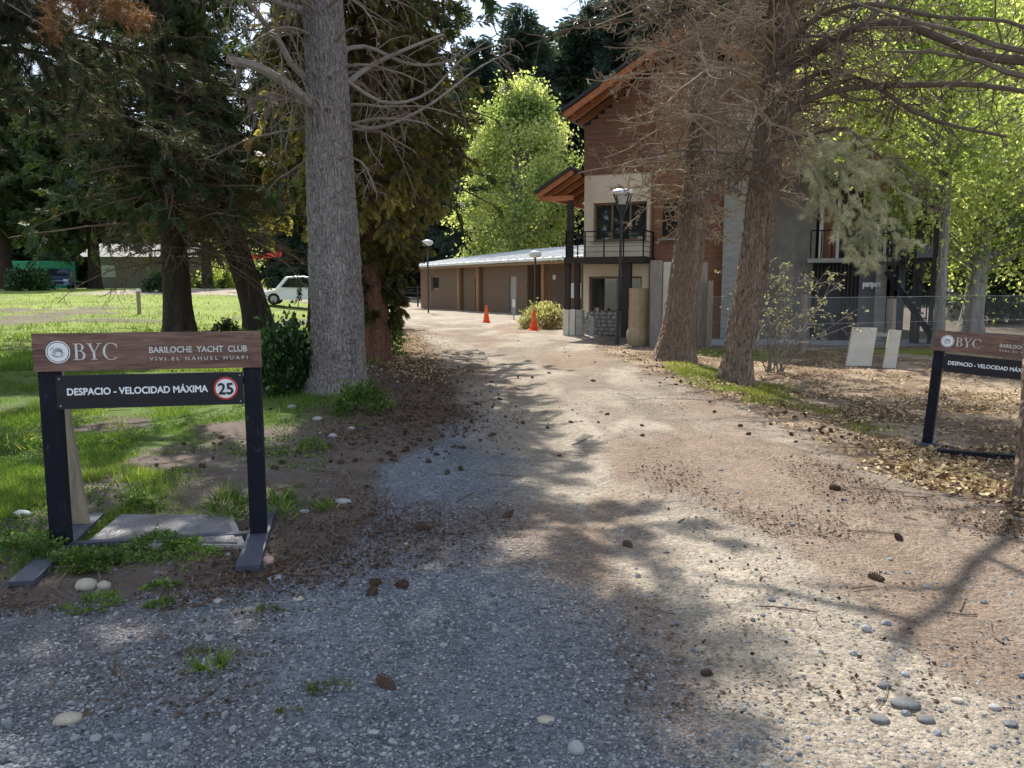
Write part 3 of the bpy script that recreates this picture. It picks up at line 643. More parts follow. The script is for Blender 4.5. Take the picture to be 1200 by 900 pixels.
def wave_emblem(cx, cz, r, y):
    mb = MB()
    for rr, a0, a1, ox, oz, w in [(.50, 20, 250, .05, .02, .035), (.34, 0, 220, .10, .0, .04), (.20, -40, 190, .14, -.02, .05), (.78, 200, 330, 0, .1, .03), (.66, 205, 320, .04, .02, .03), (.78, 110, 170, .0, .0, .025), (.5, 280, 350, .05, .1, .03)]:
        n = 12
        for i in range(n):
            p = []
            for a in (a0+(a1-a0)*i/n, a0+(a1-a0)*(i+1)/n):
                a_ = math.radians(a); ww = w*math.sin(math.pi*(.08+.84*((a-a0)/(a1-a0))))*1.5
                for q in (rr+ww, rr-ww): p.append((cx+r*(ox+q*math.cos(a_)), y, cz+r*(oz+q*.8*math.sin(a_))))
            mb.add(p, [[0, 1, 3, 2]])
    return mb
def byc_sign(loc, rz, zb, lab, W=1.255, base_front=.60, base_back=.72, lean=0.0, speed=True):
    """zb = underside of the posts; local x along the board, -y faces the viewer"""
    t = thing('entrance_sign', lab, 'sign', loc, rz)
    if lean: t.rotation_euler = (0, lean, rz)
    P = .10
    for x in (0, W-P):
        MB().box(x, x+P, 0, P, .05, 1.11).build('post', M['black_metal'], t)
        MB().box(x-.015, x+P+.015, -base_front, base_back, 0, .05).build('foot', M['blue_metal'], t)
    MB().box(P+.002, W-P-.002, .02, .075, .002, .052).build('crossbar', M['blue_metal'], t)
    hd = MB().box(-.012, W+.012, -.022, 0, 1.112, 1.335).build('header_board', M['sign_wood'], t)
    lo = MB().box(.10, W-.102, -.018, -.001, .885, 1.085).build('notice_board', M['panel_dark'], t)
    MB().box(P+.003, W-P-.003, .03, .06, 1.0, 1.05).build('rail', M['black_metal'], t)
    e = .0245
    mb = MB(); disc(mb, .125, 1.225, .066, -e-.002, -e+.002, r0=.061); disc(mb, .125, 1.225, .056, -e-.002, -e+.002)
    mb.build('emblem', M['letter_white'], hd)
    wave_emblem(.125, 1.225, .054, -e-.004).build('emblem_lines', M['dark_print_soft'], hd)
    h = .098
    for s in serif_letters(h): o = s.build('letter', M['letter_grey'], hd); o.location = (.207, -e+.002, 1.176)
    put_text('lettering', 'BARILOCHE  YACHT  CLUB', .052, (.625, -e, 1.212), M['letter_grey'], hd, width=.56, bold=.0007)
    put_text('lettering', 'V I V I   E L   N A H U E L   H U A P I', .030, (.625, -e, 1.165), M['letter_grey'], hd, width=.56)
    put_text('lettering', 'DESPACIO - VELOCIDAD MÁXIMA', .058, (.160, -.021, .968), M['letter_white'], lo, width=.785, bold=.0016)
    if speed:
        disc(MB(), 1.05, .986, .070, -.022, -.018).build('speed_disc', M['letter_white'], lo)
        disc(MB(), 1.05, .986, .070, -.0235, -.021, r0=.059).build('red_ring', M['red_paint'], lo)
        put_text('number', '25', .098, (1.007, -.0245, .951), M['dark_print'], lo, width=.086, bold=.0022)
    for x, z in ((.035, 1.145), (W-.035, 1.145), (.035, 1.31), (W-.035, 1.31)): disc(MB(), x, z, .004, -.0235, -.022, 10).build('screw', M['dark_print'], hd)
    for x, z in ((.118, .905), (W-.12, .905), (.118, 1.065), (W-.12, 1.065)): disc(MB(), x, z, .005, -.0205, -.018, 10).build('screw', M['galv'], lo)
    return t
M['dark_print_soft'] = simple('emblem_print', (.16, .17, .18), .6, var=.1, bmp=0)
zl = Hs(-2.2, 4.9)
byc_sign((-2.79, 4.70, zl-.01), R(12), 0, 'nearer yacht club sign at left with black posts, wooden header and red ringed 25')
byc_sign((4.67, 9.02, Hs(4.8, 9)-.01), R(-36), 0, 'farther yacht club sign at right, half hidden by the tree at the frame edge', base_front=.12, base_back=.35, lean=R(3.5))
# stake behind the left sign
o = MB().bar((0, 0, 0), (-.13, .02, 1.13), .14, .035, up=(0, 1, 0)).build('wooden_stake', M['old_wood']); o.location = (-2.87, 5.18, zl-.02)
tag(o, 'weathered grey brown plank leaning upright behind the left sign post', 'plank')
# cover plate
def plate():
    t = thing('utility_cover', 'worn chequered metal cover on a concrete frame on the ground behind the left sign', 'cover')
    c = [gnd(100, 632, .05), gnd(288, 634, .05), gnd(272, 600, .05), gnd(142, 599, .05)]
    z = max(Hs(*p) for p in c)+.03
    MB().prism([(x, y) for x, y in c], z-.08, z, 'z').build('frame', M['concrete'], t)
    m = np.mean(c, 0); k = [(m[0]+(x-m[0])*.93-.02, m[1]+(y-m[1])*.93) for x, y in c]
    MB().prism(k, z+.002, z+.012, 'z').build('plate', M['cover'], t)
plate()

# ================================================================ HOUSE
HL = Vector((2.38, 27.0, 0)); HA = math.atan2(-4, 8.85)
ux, uy = math.cos(HA), math.sin(HA)
def HP(px, py, v=0.0):
    """pixel -> (u, z) on the plane v metres behind the front"""
    d = ray(px, py); ox, oy = HL.x-uy*v, HL.y+ux*v        # v axis = (-uy, ux)
    # t*d.xy = o + u*(ux,uy)
    det = d[0]*(-uy)+d[1]*ux; t = (ox*(-uy)+oy*ux)/det
    u = (t*d[0]-ox)*ux+(t*d[1]-oy)*uy
    return u, CAM_H+d[2]*t
def hu(px, py=335, v=0): return HP(px, py, v)[0]
house = thing('house', 'three storey house with cream and red brown board walls and orange rafters behind the pines', 'house', (HL.x, HL.y, 0), HA)
uR = hu(1062); uA = hu(762); uB = hu(846); uC = hu(880); uD = hu(911); uE = hu(1004)
z1 = HP(683, 305)[1]; zc = HP(700, 205)[1]; zeave = HP(683, 150)[1]
print('house', uA, uB, uC, uD, uE, uR, z1, zc, zeave)
apex_u = hu(800); zap = zeave+2.3; uRt = hu(1005)
def gable(u): return np.interp(u, [-1.2, apex_u, uRt+.6], [zeave-.62, zap, HP(1000, 146)[1]])
# cream bay with real openings
def wall_open(name, mat, u0, u1, z0, z1_, holes, v0=0, v1=.25, parent=house):
    us = sorted({u0, u1, *[a for h in holes for a in h[:2]]}); zs = sorted({z0, z1_, *[a for h in holes for a in h[2:]]}); mb = MB()
    for a, b in zip(us, us[1:]):
        run = None
        for c, d in zip(zs, zs[1:]):
            solid = not any(h[0]-1e-6 <= a and b <= h[1]+1e-6 and h[2]-1e-6 <= c and d <= h[3]+1e-6 for h in holes)
            if solid: mb.box(a, b, v0, v1, c, d)
    return mb.build(name, mat, parent)
w1 = (hu(694), hu(756.5), HP(700, 283)[1], HP(700, 238)[1]); w0 = (hu(690), hu(752), HP(700, 367)[1], HP(700, 324)[1])
wall_open('wall', M['stucco'], 0, uA, -.2, zc, [w1, w0])
def window(w, mull, v=.12, fr=M['timber_dark'], curtain=False, t=.07):
    f = MB(); a, b, c, d = w
    f.box(a, b, v, v+.06, c, c+t).box(a, b, v, v+.06, d-t, d).box(a, a+t, v+.002, v+.058, c+t, d-t).box(b-t, b, v+.002, v+.058, c+t, d-t)
    for m in mull: f.box(a+(b-a)*m-.03, a+(b-a)*m+.03, v+.002, v+.058, c+t, d-t)
    o = f.build('window', fr, house)
    MB().box(a+t, b-t, v+.03, v+.04, c+t, d-t).build('pane', M['glass'], o)
    return o
M['frame_wood'] = simple('window_frame_wood', (.20, .12, .07), .6, var=.25, scale=6)
window(w1, [.34, .68], fr=M['frame_wood']); window(w0, [.62], fr=M['frame_wood'])
for w in (w1, w0): MB().box(w[0]-.04, w[1]+.04, -.05, .10, w[2]-.05, w[2]-.002).build('sill', M['concrete'], house)
# interior dark volume behind panes
MB().box(.1, uA-.1, .9, 1.0, 0, zc).build('inner_wall', M['grey_plaster'], house)
# board siding: every board a relief course
def siding(u0, u1, z0, ztop, mat, v=-.0, bh=.16, holes=(), name='siding'):
    mb = MB(); z = z0; k = 0
    while z < zap:
        zt = z+bh-.008
        if callable(ztop):
            n = 10; us = np.linspace(u0, u1, n+1)
            segs = [(a, b) for a, b in zip(us, us[1:]) if ztop((a+b)/2) > zt]
        else: segs = [(u0, u1)] if zt <= ztop+1e-3 else []
        if segs:
            a0, b0 = segs[0][0], segs[-1][1]; pieces = [(a0, b0)]
            for h in holes:
                if h[2] < zt and h[3] > z: pieces = [q for a, b in pieces for q in ((a, min(b, h[0])), (max(a, h[1]), b)) if q[1]-q[0] > .02]
            for a, b in pieces: mb.box(a, b, v-.03-.0015*(k % 3), v, z, zt)
        z += bh; k += 1
    o = mb.build(name, mat, house); o['kind'] = 'stuff'; return o
# backing wall behind the boards
mb = MB(); poly = [(0, zc), (uC, zc), (uC, float(gable(uC))-.15), (apex_u, zap-.15), (0, zeave-.15)]
mb.prism([(a, b) for a, b in poly], .02, .25, 'y'); mb.build('gable_wall', M['siding'], house)
mb = MB().box(uA+.002, uC, .05, .25, -.2, zc); mb.build('wall', M['siding'], house)
siding(-.01, uA+.01, zc+.002, lambda u: gable(u)-.05, M['siding'], v=0)
wB = (hu(772), hu(828), HP(800, 279)[1], HP(800, 225)[1])
siding(uA+.03, uB, HP(800, 410)[1], lambda u: gable(u)-.05, M['siding_o'], v=.04, holes=[wB])
MB().box(wB[0]-.06, wB[1]+.06, -.10, .04, wB[2]-.06, wB[2]).build('sill', M['concrete'], house)
window(wB, [.5], v=.0, fr=M['siding_o'])
mb = MB().box(uA-.03, uA+.03, -.05, .0, -.1, zc); mb.build('corner_trim', M['frame_wood'], house)
# concrete column
cc = MB().box(hu(848), hu(880), -.35, .02, -.2, HP(860, 126)[1]); cc.build('chimney_column', M['concrete'], house)
# right part
gt = HP(930, 207)[1]
MB().box(uC+.002, uD+1.0, .30, .55, -.2, gt).build('wall', M['grey_plaster'], house)
MB().box(hu(880), hu(1000), .28, .55, gt+.02, HP(950, 132)[1]).build('upper_wall', M['tan_wall'], house)
MB().box(hu(905), hu(990), -.5, .28, gt-.06, gt+.10).build('ledge', M['timber_dark'], house)
for a, b in ((882, 893), (896, 903)): MB().box(hu(a), hu(b), .22, .28, HP(890, 176)[1], HP(890, 128)[1]).build('shutter', M['siding_o'], house)
MB().box(uD+.98, hu(1006), .75, 1.0, HP(985, 304)[1], gt+2.0).build('back_wall', M['slat'], house); MB().box(hu(1006)+.002, uR, .75, 1.0, HP(985, 304)[1], HP(1030, 236)[1]).build('back_wall', M['lilac'], house)
MB().box(hu(961), hu(976), .60, .70, HP(965, 302)[1], HP(965, 238)[1]).build('balcony_door', M['siding_o'], house)
MB().box(hu(956), hu(960.5), .45, .74, HP(960, 302)[1], HP(960, 232)[1]).build('door_frame', M['white_paint'], house)
MB().box(hu(976.5), hu(980), .45, .74, HP(960, 302)[1], HP(960, 232)[1]).build('door_frame', M['white_paint'], house)
for k, (a, b, c, d) in enumerate([(1000, 1012, 300, 238), (1022, 1044, 300, 262), (975, 1002, 215, 160), (1010, 1018, 240, 165)]):
    w = (hu(a), hu(b), HP(a, c)[1], HP(a, d)[1]); f = MB().box(w[0], w[1], .60, .74, w[2], w[3]).build('window', M['frame_wood'] if k in (0,) else M['timber_dark'], house)
    if k: MB().box(w[0]+.06, w[1]-.06, .58, .598, w[2]+.06, w[3]-.06).build('pane', M['glass'], f)
MB().box(hu(1033), hu(1036), .2, .5, HP(1033, 302)[1], HP(1033, 180)[1]).build('slim_post', M['white_paint'], house)
# upper right balcony slab + slatted gate below
zb = HP(980, 303)[1]
MB().box(hu(946), hu(1050), -.35, .72, zb-.12, zb).build('balcony_slab', M['concrete'], house)
g = MB().box(hu(951), hu(1006), .18, .25, -.15, zb-.14).build('gate', M['timber_dark'], house)
u = hu(952)
while u < hu(1005):
    o = MB().box(u, u+.045, .10, .178, -.12, zb-.16).build('slat', M['slat'], g); u += .105
MB().box(hu(955), hu(984), .05, .098, -.1, HP(970, 326)[1]).build('mesh_panel', M['dark_roof'], g)
MB().box(uD, hu(951), .12, .29, -.2, zb-.125).build('wall', M['grey_plaster'], house)
MB().box(hu(1006.5), hu(1029), .14, .3, -.2, zb-.125).build('wall', M['lilac'], house)
MB().box(hu(1026), hu(1039), -.15, .12, -.2, HP(1030, 308)[1]-.02).build('pillar', M['concrete'], house)
o = put_text('wall_lettering', 'pertpert', .25, (hu(1011.5), -.17, HP(1012, 336)[1]), M['letter_white'], house, width=hu(1032)-hu(1011.5), bold=.012)
def railing(name, pts, h, nb, parent, wires=4, r=.018, mat=None):
    mat = mat or M['black_metal']; rl = MB()
    for a, b in zip(pts, pts[1:]):
        a, b = Vector(a), Vector(b); rl.bar(a+Vector((0, 0, h)), b+Vector((0, 0, h)), .05, .035)
        for i in range(1, wires+1): rl.bar(a+Vector((0, 0, h*i/(wires+1))), b+Vector((0, 0, h*i/(wires+1))), .014)
    o = rl.build(name, mat, parent)
    for a, b, n in zip(pts, pts[1:], nb):
        for i in range(n+1):
            p = Vector(a).lerp(Vector(b), i/n); MB().bar(p, p+Vector((0, 0, h-.02)), .036).build('baluster', mat, o)
    return o
railing('railing', [(hu(949), -.32, zb), (hu(986), -.32, zb)], HP(960, 271)[1]-zb, [3], house, 0)
railing('railing', [(hu(988), -.32, zb), (hu(1046), -.32, zb)], HP(1000, 275)[1]-zb, [8], house, 0)
# main balcony
bz = HP(700, 301, -1.3)[1]; b0, b1 = hu(661, 301, -1.3), hu(755, 301, -1.3)
MB().box(b0, b1, -1.3, -.01, bz-.19, bz).build('balcony', M['timber_dark'], house)
MB().box(b0-.0, -.05, -.008, 2.2, bz-.19, bz).build('balcony_return', M['timber_dark'], house)
rh = HP(700, 271, -1.3)[1]-bz
railing('railing', [(b0+.05, 2.0, bz), (b0+.05, -1.24, bz), (b1-.05, -1.24, bz), (b1-.05, -.05, bz)], rh, [3, 4, 1], house, 4)
for px in (665, 676):
    u_ = hu(px, 340, -1.15); MB().box(u_-.08, u_+.08, -1.2, -1.04, -.1, bz-.192).build('porch_post', M['timber_dark'], house)
u_ = hu(734, 340, -1.15); MB().box(u_-.14, u_+.14, -1.25, -1.0, -.1, bz-.192).build('porch_post', M['timber_dark'], house)
u_ = hu(667.5, 260, -1.0); MB().box(u_-.09, u_+.09, -1.0, -.85, bz, HP(668, 235, -1.0)[1]).build('porch_post', M['timber_dark'], house)
# white plinth, stone base with planting box below the lower window
a, b = hu(660, 380, -1.3), hu(682, 380, -1.3); pz = HP(670, 363, -1.3)[1]
for k, (p, q) in enumerate(((660, 666.5), (667.5, 674), (675, 682))): MB().box(hu(p, 380, -1.3), hu(q, 380, -1.3), -1.32, -1.05-.01*k, -.1, pz).build('plinth', M['pale_concrete'] if k < 2 else M['concrete'], house)
def stone_base():
    u0, u1 = hu(684, 380, -.6), hu(738, 380, -.6); zt = HP(700, 368, -.6)[1]
    o = MB().box(u0, u1, -.55, -.02, -.1, zt-.05).build('stone_base', M['grey_plaster'], house)
    v, f = lumpy(1, 5, .3); sh = None; zrow = .0; k = 0
    while zrow < zt-.04:
        x = u0+.05*(k % 2)
        while x < u1:
            w = random.uniform(.12, .26)
            s = mk('rubble_stone', v*np.array([1, .4, 1]), f, M['stone_grey'], o) if sh is None else sh.copy()
            if sh is None: sh = s
            else: C.objects.link(s)
            s.location = (x+w/2, -.57, zrow+.06); s.scale = (w*.52, .12, .075); s.rotation_euler = (0, random.uniform(-.2, .2), 0); x += w
        zrow += .13; k += 1
    for px in (694,): uu = hu(px, 385, -1.1); MB().box(uu-.09, uu+.09, -1.2, -1.08, -.1, HP(px, 371, -1.1)[1]).build('plinth', M['concrete'], house)
stone_base()
# roofs: main gable with orange rafters
def roof_slab(uA_, zA, uB_, zB, v0, v1, th, mat, name='roof'):
    n = Vector((-(zB-zA), 0, uB_-uA_)).normalized()*th
    return MB().add([(uA_, v0, zA), (uB_, v0, zB), (uB_, v1, zB), (uA_, v1, zA), (uA_+n.x, v0, zA+n.z), (uB_+n.x, v0, zB+n.z), (uB_+n.x, v1, zB+n.z), (uA_+n.x, v1, zA+n.z)],
                    [[3, 2, 1, 0], [4, 5, 6, 7], [0, 1, 5, 4], [1, 2, 6, 5], [2, 3, 7, 6], [3, 0, 4, 7]]).build(name, mat, house)
eu, ez = HP(659, 140, -.9); 
r1 = roof_slab(eu, ez+.22, apex_u, zap+.20, -1.0, 8, .10, M['dark_roof'])
r2 = roof_slab(apex_u+.001, zap+.20, uRt+.7, float(gable(uRt+.6))+.2, -1.0, 8, .10, M['dark_roof'])
k = (zap-ez)/(apex_u-eu)
for rr_, (ua, za, ub, zb_) in ((r1, (eu+.05, ez+.02, apex_u, zap)), (r2, (uRt+.6, float(gable(uRt+.6))-.01, apex_u, zap))):
    for v in (-.9, -.25, .5, 1.6): MB().bar((ua, v, za+.08), (ub, v, zb_+.09), .08, .19).build('rafter', M['rafter'], rr_)
for i in range(9):
    u_ = eu+.25+i*.62; z_ = ez+.01+(u_-eu)*k+.18; MB().box(u_-.035, u_+.035, -.95, .0, z_-.155, z_-.08).build('purlin', M['rafter'], r1)
# lower canopy at the left corner
lu, lz = HP(634, 233, -.6)
r3 = roof_slab(lu, lz+.10, -.02, HP(683, 207)[1]+.12, -1.15, 3.0, .09, M['dark_roof'], 'canopy')
kk = (HP(683, 207)[1]-lz)/(-.02-lu)
for v in (-1.05, -.35, .4, 1.2, 2.0): MB().bar((lu+.06, v, lz+.06*kk+.005), (-.03, v, HP(683, 207)[1]+.02), .085, .15).build('rafter', M['rafter'], r3)
MB().box(lu+.12, -.04, -1.0, -.92, lz-.13, lz+.02).build('beam', M['rafter'], r3)
MB().bar((lu+.35, -.9, lz+.0), (lu+.35, 2.8, lz+.0), .1, .16).build('beam', M['rafter'], r3)
# side body so the house has depth
MB().box(0.001, .25, .26, 7.5, -.2, zeave-.1).build('side_wall', M['siding'], house)
MB().box(.26, uR, 7.3, 7.5, -.2, zeave).build('rear_wall', M['siding'], house)
MB().box(uR-.2, uR, 1.01, 7.29, -.2, HP(1030, 236)[1]-.01).build('side_wall', M['lilac'], house); MB().box(hu(1006)-.2, hu(1006), 1.01, 7.29, z1, gt+2).build('side_wall', M['tan_wall'], house)
MB().box(.26, uR-.21, .3+.26, 7.28, z1-.25, z1-.1).build('floor_slab', M['concrete'], house)
for nm, (a, b) in (('gutter', (659, 683)),): MB().bar((eu-.05, -1.0, ez+.17), (eu-.05, 8, ez+.17), .1, .08).build('gutter', M['dark_roof'], r1)
# stair tower of dark timber at the right end
st = thing('outdoor_stair', 'dark timber and steel outdoor stair with roofed landing at the right end of the house', 'staircase', (HL.x, HL.y, 0), HA)
s0, s1 = hu(1046, 335, -.5), hu(1096, 335, -.5); zt = HP(1080, 232, -.5)[1]; zl_ = HP(1080, 302, -.5)[1]
for px in (1046, 1072, 1078, 1093):
    u_ = hu(px, 335, -.5); MB().box(u_-.06, u_+.06, -.55, -.43, -.1, zt if px > 1060 else zl_).build('post', M['timber_dark'], st)
for px in (1072, 1093):
    u_ = hu(px, 335, .9); MB().box(u_-.06, u_+.06, .9, 1.0, -.1, zt).build('post', M['timber_dark'], st)
MB().box(hu(1050, 335, -.5), s1+.25, -.85, 1.3, zt, zt+.16).build('roof', M['timber_dark'], st)
MB().box(s0, s1, -.5, 1.0, zl_-.10, zl_).build('landing', M['timber_dark'], st)
MB().box(hu(1072, 335, -.56), hu(1091, 335, -.56), -.60, -.56, zl_, HP(1080, 286, -.56)[1]).build('panel', M['lilac'], st)
ax, az = hu(1038, 335, -.9), HP(1040, 318, -.9)[1]; bx, bz_ = hu(1100, 335, -.9), .1
for v in (-.95, -.1): MB().bar((ax, v, az), (bx, v, bz_), .05, .15).build('stringer', M['black_metal'], st)
for i in range(13):
    t_ = (i+.5)/13; MB().box(ax+(bx-ax)*t_-.12, ax+(bx-ax)*t_+.12, -.92, -.12, az+(bz_-az)*t_+.08, az+(bz_-az)*t_+.115).build('tread', M['grey_wood'], st)
MB().bar((ax, -1.0, az+.95), (bx, -1.0, bz_+.95), .045).build('handrail', M['black_metal'], st)
for i in range(6):
    t_ = i/5; p = (ax+(bx-ax)*t_, -1.0, az+(bz_-az)*t_); MB().bar(p, (p[0], -1.0, p[2]+.93), .03).build('baluster', M['black_metal'], st)
railing('railing', [(s0, -.5, zl_), (s1, -.5, zl_)], .9, [6], st, 3)

# ================================================================ ANNEX
AL = Vector((-6.6, 58.5, 0)); AB = Vector((4.6, 39.3, 0)); AA = math.atan2(AB.y-AL.y, AB.x-AL.x); AW = (AB-AL).length
annex = thing('annex', 'long low dark brown annex with pale metal roof beyond the traffic cones', 'outbuilding', AL, AA)
def AU(px):
    k_ = (px-600)/949; return (k_*AL.y-AL.x)/(math.cos(AA)-k_*math.sin(AA))
zE = 2.88
rise = 1.25; DEP = 7
openings = []
a1 = AU(618); win = (AU(505.5), AU(514.5), 1.25, 2.3); dr = (AU(597), AU(605), 0, 2.15); dr0 = (AU(556.5), AU(562), 0, 2.1)
wall_open('wall', M['annex_wall'], 0, a1, -.3, zE-.05, [win, dr, dr0], 0, .2, annex)
MB().box(a1+.001, AW+.6, .9, 1.1, -.3, zE+.1).build('porch_wall', M['annex_wall'], annex)
MB().box(a1-.2, a1, .201, .899, -.3, zE).build('porch_return', M['annex_wall'], annex)
MB().box(0, .2, .201, DEP, -.3, zE).build('side_wall', M['annex_wall'], annex)
f = MB().box(win[0], win[1], .08, .12, win[2], win[3]).build('window', M['frame_wood'], annex); MB().box(win[0]+.12, win[1]-.12, .06, .078, win[2]+.12, win[3]-.12).build('pane', M['glass_pale'] if 'glass_pale' in M else M['glass'], f)
MB().box(dr[0], dr[1], .07, .11, -.1, 2.15).build('door', M['concrete'], annex); MB().box(dr0[0], dr0[1], .07, .11, -.1, 2.1).build('door', M['post_wood'], annex)
for px in (541, 563.5): u_ = AU(px); MB().box(u_-.18, u_+.18, -.26, -.04, -.1, zE-.02).build('post', M['post_wood'], annex)
for px in (641,): u_ = AU(px); MB().box(u_-.13, u_+.13, -.3, -.06, -.1, zE-.02).build('post', M['post_wood'], annex)
for px, py, w in ((621, 323, .28), (630.5, 321.5, .2)): u_ = AU(px)+.35; MB().box(u_-w, u_+w*.3, .87, .897, 1.95, 2.2).build('notice', M['white_paint'], annex)
u_ = AU(652)+.5; MB().box(u_-.45, u_+.55, .86, .897, .95, 1.75).build('notice_board', M['white_paint'], annex)
n_ = 26
rf = MB().add([(-.9, -.85, zE), (AW+1.2, -.85, zE+.05), (AW+1.2, DEP, zE+rise), (-.9, DEP, zE+rise-.1), (-.9, -.85, zE+.14), (AW+1.2, -.85, zE+.19), (AW+1.2, DEP, zE+rise+.14), (-.9, DEP, zE+rise+.04)],
              [[3, 2, 1, 0], [4, 5, 6, 7], [0, 1, 5, 4], [1, 2, 6, 5], [2, 3, 7, 6], [3, 0, 4, 7]]).build('roof', M['zinc'], annex)
for i in range(n_):
    u_ = -.8+i*(AW+1.8)/n_; MB().bar((u_, -.84, zE+.165+.05*i/n_), (u_, DEP-.02, zE+rise+.06+.1*i/n_), .05, .05).build('roof_seam', M['zinc'], rf)
MB().box(-.7, AW+1, -.75, -.68, zE-.14, zE-.002).build('eave_beam', M['post_wood'], annex)
ch = MB(); ch.tube([(AU(633)+1, 3.2, zE+.5), (AU(633)+1, 3.2, zE+2.2)], .38, 14); ch.build('chimney', M['dark_roof'], annex, smooth=False)
# small open shed with rails left of the annex
sh = thing('field_fence', 'low rail fence in the shade left of the annex', 'fence', (-9.5, 62, Hs(-9.5, 62)), R(8))
for i in range(4): MB().box(i*1.1, i*1.1+.12, 0, .12, -.2, 1.5).build('post', M['timber_dark'], sh)
for z_ in (.4, .85, 1.3): MB().box(-.2, 3.6, -.05, 0, z_, z_+.09).build('rail', M['timber_dark'], sh)

# ================================================================ LAMPS, CONES, POSTS
def lamp(px, pyb, pyt, label, big=True, lean=0):
    x, y = gnd(px, pyb); h = pt(px, pyt, y).z; z0 = Hs(x, y)
    t = thing('street_lamp', label, 'street lamp', (x, y, z0)); t.rotation_euler = (0, lean, 0)
    hh = h-z0
    if big:
        MB().tube([(0, 0, 0), (0, 0, .9)], .06, 12).tube([(0, 0, .9), (0, 0, hh-.72)], .038, 12).build('pole', M['lamp_metal'], t)
        arm = MB()
        for i in range(4):
            a = i*math.pi/2+.5; arm.bar((.03*math.cos(a), .03*math.sin(a), hh-.75), (.30*math.cos(a), .30*math.sin(a), hh-.16), .03)
        arm.build('bracket', M['lamp_metal'], t)
        MB().tube([(0, 0, hh-.16), (0, 0, hh-.12), (0, 0, hh-.04), (0, 0, hh)], [.31, .33, .26, .1], 24).build('lamp_cover', M['lamp_top'], t, smooth=True)
        MB().tube([(0, 0, hh-.42), (0, 0, hh-.17)], [.10, .15], 16).build('lamp_glass', M['lamp_glass'], t)
        MB().tube([(0, 0, hh-.74), (0, 0, hh-.43)], [.06, .06], 12).build('lamp_holder', M['lamp_metal'], t)
    else:
        MB().tube([(0, 0, 0), (0, 0, hh-.3)], .05, 10).build('pole', M['lamp_metal'], t)
        MB().tube([(0, 0, hh-.34), (0, 0, hh-.2), (0, 0, hh-.08), (0, 0, hh)], [.2, .33, .33, .12], 18).build('lamp_globe', M['lamp_glass'], t, smooth=True)
M['lamp_glass'] = simple('lamp_glass', (.55, .56, .56), .3, var=.05, bmp=0)
lamp(723, 403, 221, 'tall dark street lamp with conical bracket in front of the cream house wall', lean=R(1.3))
lamp(502, 367, 281, 'distant street lamp with round head at the left end of the annex', big=False)
lamp(627, 372, 294, 'small street lamp in front of the annex porch behind the pale shrub', big=False)
def traffic_cone(px, py, label):
    x, y = gnd(px, py); t = thing('traffic_cone', label, 'traffic cone', (x, y, Hs(x, y)+.006), R(random.uniform(0, 90)))
    MB().box(-.2, .2, -.2, .2, 0, .035).build('base', M['cone_orange'], t)
    MB().tube([(0, 0, .035), (0, 0, .12), (0, 0, .7), (0, 0, .75)], [.165, .135, .045, .035], 20).build('body', M['cone_orange'], t, smooth=True)
    MB().tube([(0, 0, .36), (0, 0, .47)], [.1, .081], 20, cap=False).build('band', M['cone_band'], t)
M['cone_band'] = simple('cone_band', (.72, .16, .08), .4, var=.1, bmp=0)
traffic_cone(570, 378, 'orange traffic cone left and farther of the two on the drive')
traffic_cone(625.5, 387, 'orange traffic cone right and nearer of the two beside the shrub')
x, y = gnd(602, 375); t = thing('marker_post', 'thin pale marker post standing between the two traffic cones', 'post', (x, y, Hs(x, y)))
MB().tube([(0, 0, 0), (0, 0, .95)], .03, 8).build('pole', M['galv'], t); MB().box(-.06, .06, -.035, -.03, .6, .95).build('plate', M['white_paint'], t)
# carved stump
def stump():
    x, y = gnd(748, 404); t = thing('carved_stump', 'pale carved tree stump bollard beside the tall lamp', 'stump', (x, y, Hs(x, y)))
    s = 23.2/F; h = (404-342)*s*1.01
    mb = MB(); r = 11.2*s
    Z_ = np.linspace(-.05, h, 26); k = 28; a = np.arange(k)*2*math.pi/k
    P = []
    for z in Z_:
        f_ = z/h; rr = r*(1.0 if f_ > .28 else 1+.18*math.sin(f_/.28*math.pi*.9)); rr *= .95 if .70 < f_ < .74 or .86 < f_ < .88 else 1
        w = rr*(1+.05*(fbm(np.cos(a)*3, np.sin(a)*3, np.full(k, z*2.5), s=3)-.5)*2); P.append(np.stack([w*np.cos(a), w*np.sin(a)*.9, np.full(k, z)], 1))
    Vv = np.concatenate(P); q = [[i*k+j, i*k+(j+1) % k, (i+1)*k+(j+1) % k, (i+1)*k+j] for i in range(25) for j in range(k)]
    mb.add(Vv, q); mb.F.setdefault(k, []).append(np.array([[25*k+j for j in range(k)]])); mb.build('trunk', M['stump'], t)
stump()
# grey boarded gate posts and panel behind the pine trunk
def gate():
    t = thing('boarded_gate', 'grey board gate between tall grey posts behind the left pine trunk', 'gate')
    def slab(p0, p1, ptop, Yd, th, mat, name, z0=-.1):
        a = pt(p0, 335, Yd).x; b = pt(p1, 335, Yd).x; return MB().box(a, b, Yd, Yd+th, z0, pt((p0+p1)/2, ptop, Yd).z).build(name, mat, t)
    slab(764, 776, 305, 21.4, .3, M['grey_wood'], 'post'); slab(777, 786, 307, 21.5, .25, M['pale_concrete'], 'post'); slab(818, 829, 307, 21.5, .2, M['grey_wood'], 'post')
    slab(830, 836, 329, 21.2, .12, M['old_wood'], 'post')
    x0, x1 = pt(787, 335, 21.6).x, pt(817.5, 335, 21.6).x; z_ = .05
    ztop = pt(800, 309, 21.6).z
    while z_ < ztop-.1: MB().box(x0, x1, 21.58, 21.63, z_, z_+.155).build('board', M['grey_wood2'], t); z_ += .168
M['grey_wood2'] = woodmat('grey_blue_board', (.22, .22, .23), (.40, .40, .41), (2, 8, 14), .9)
gate()
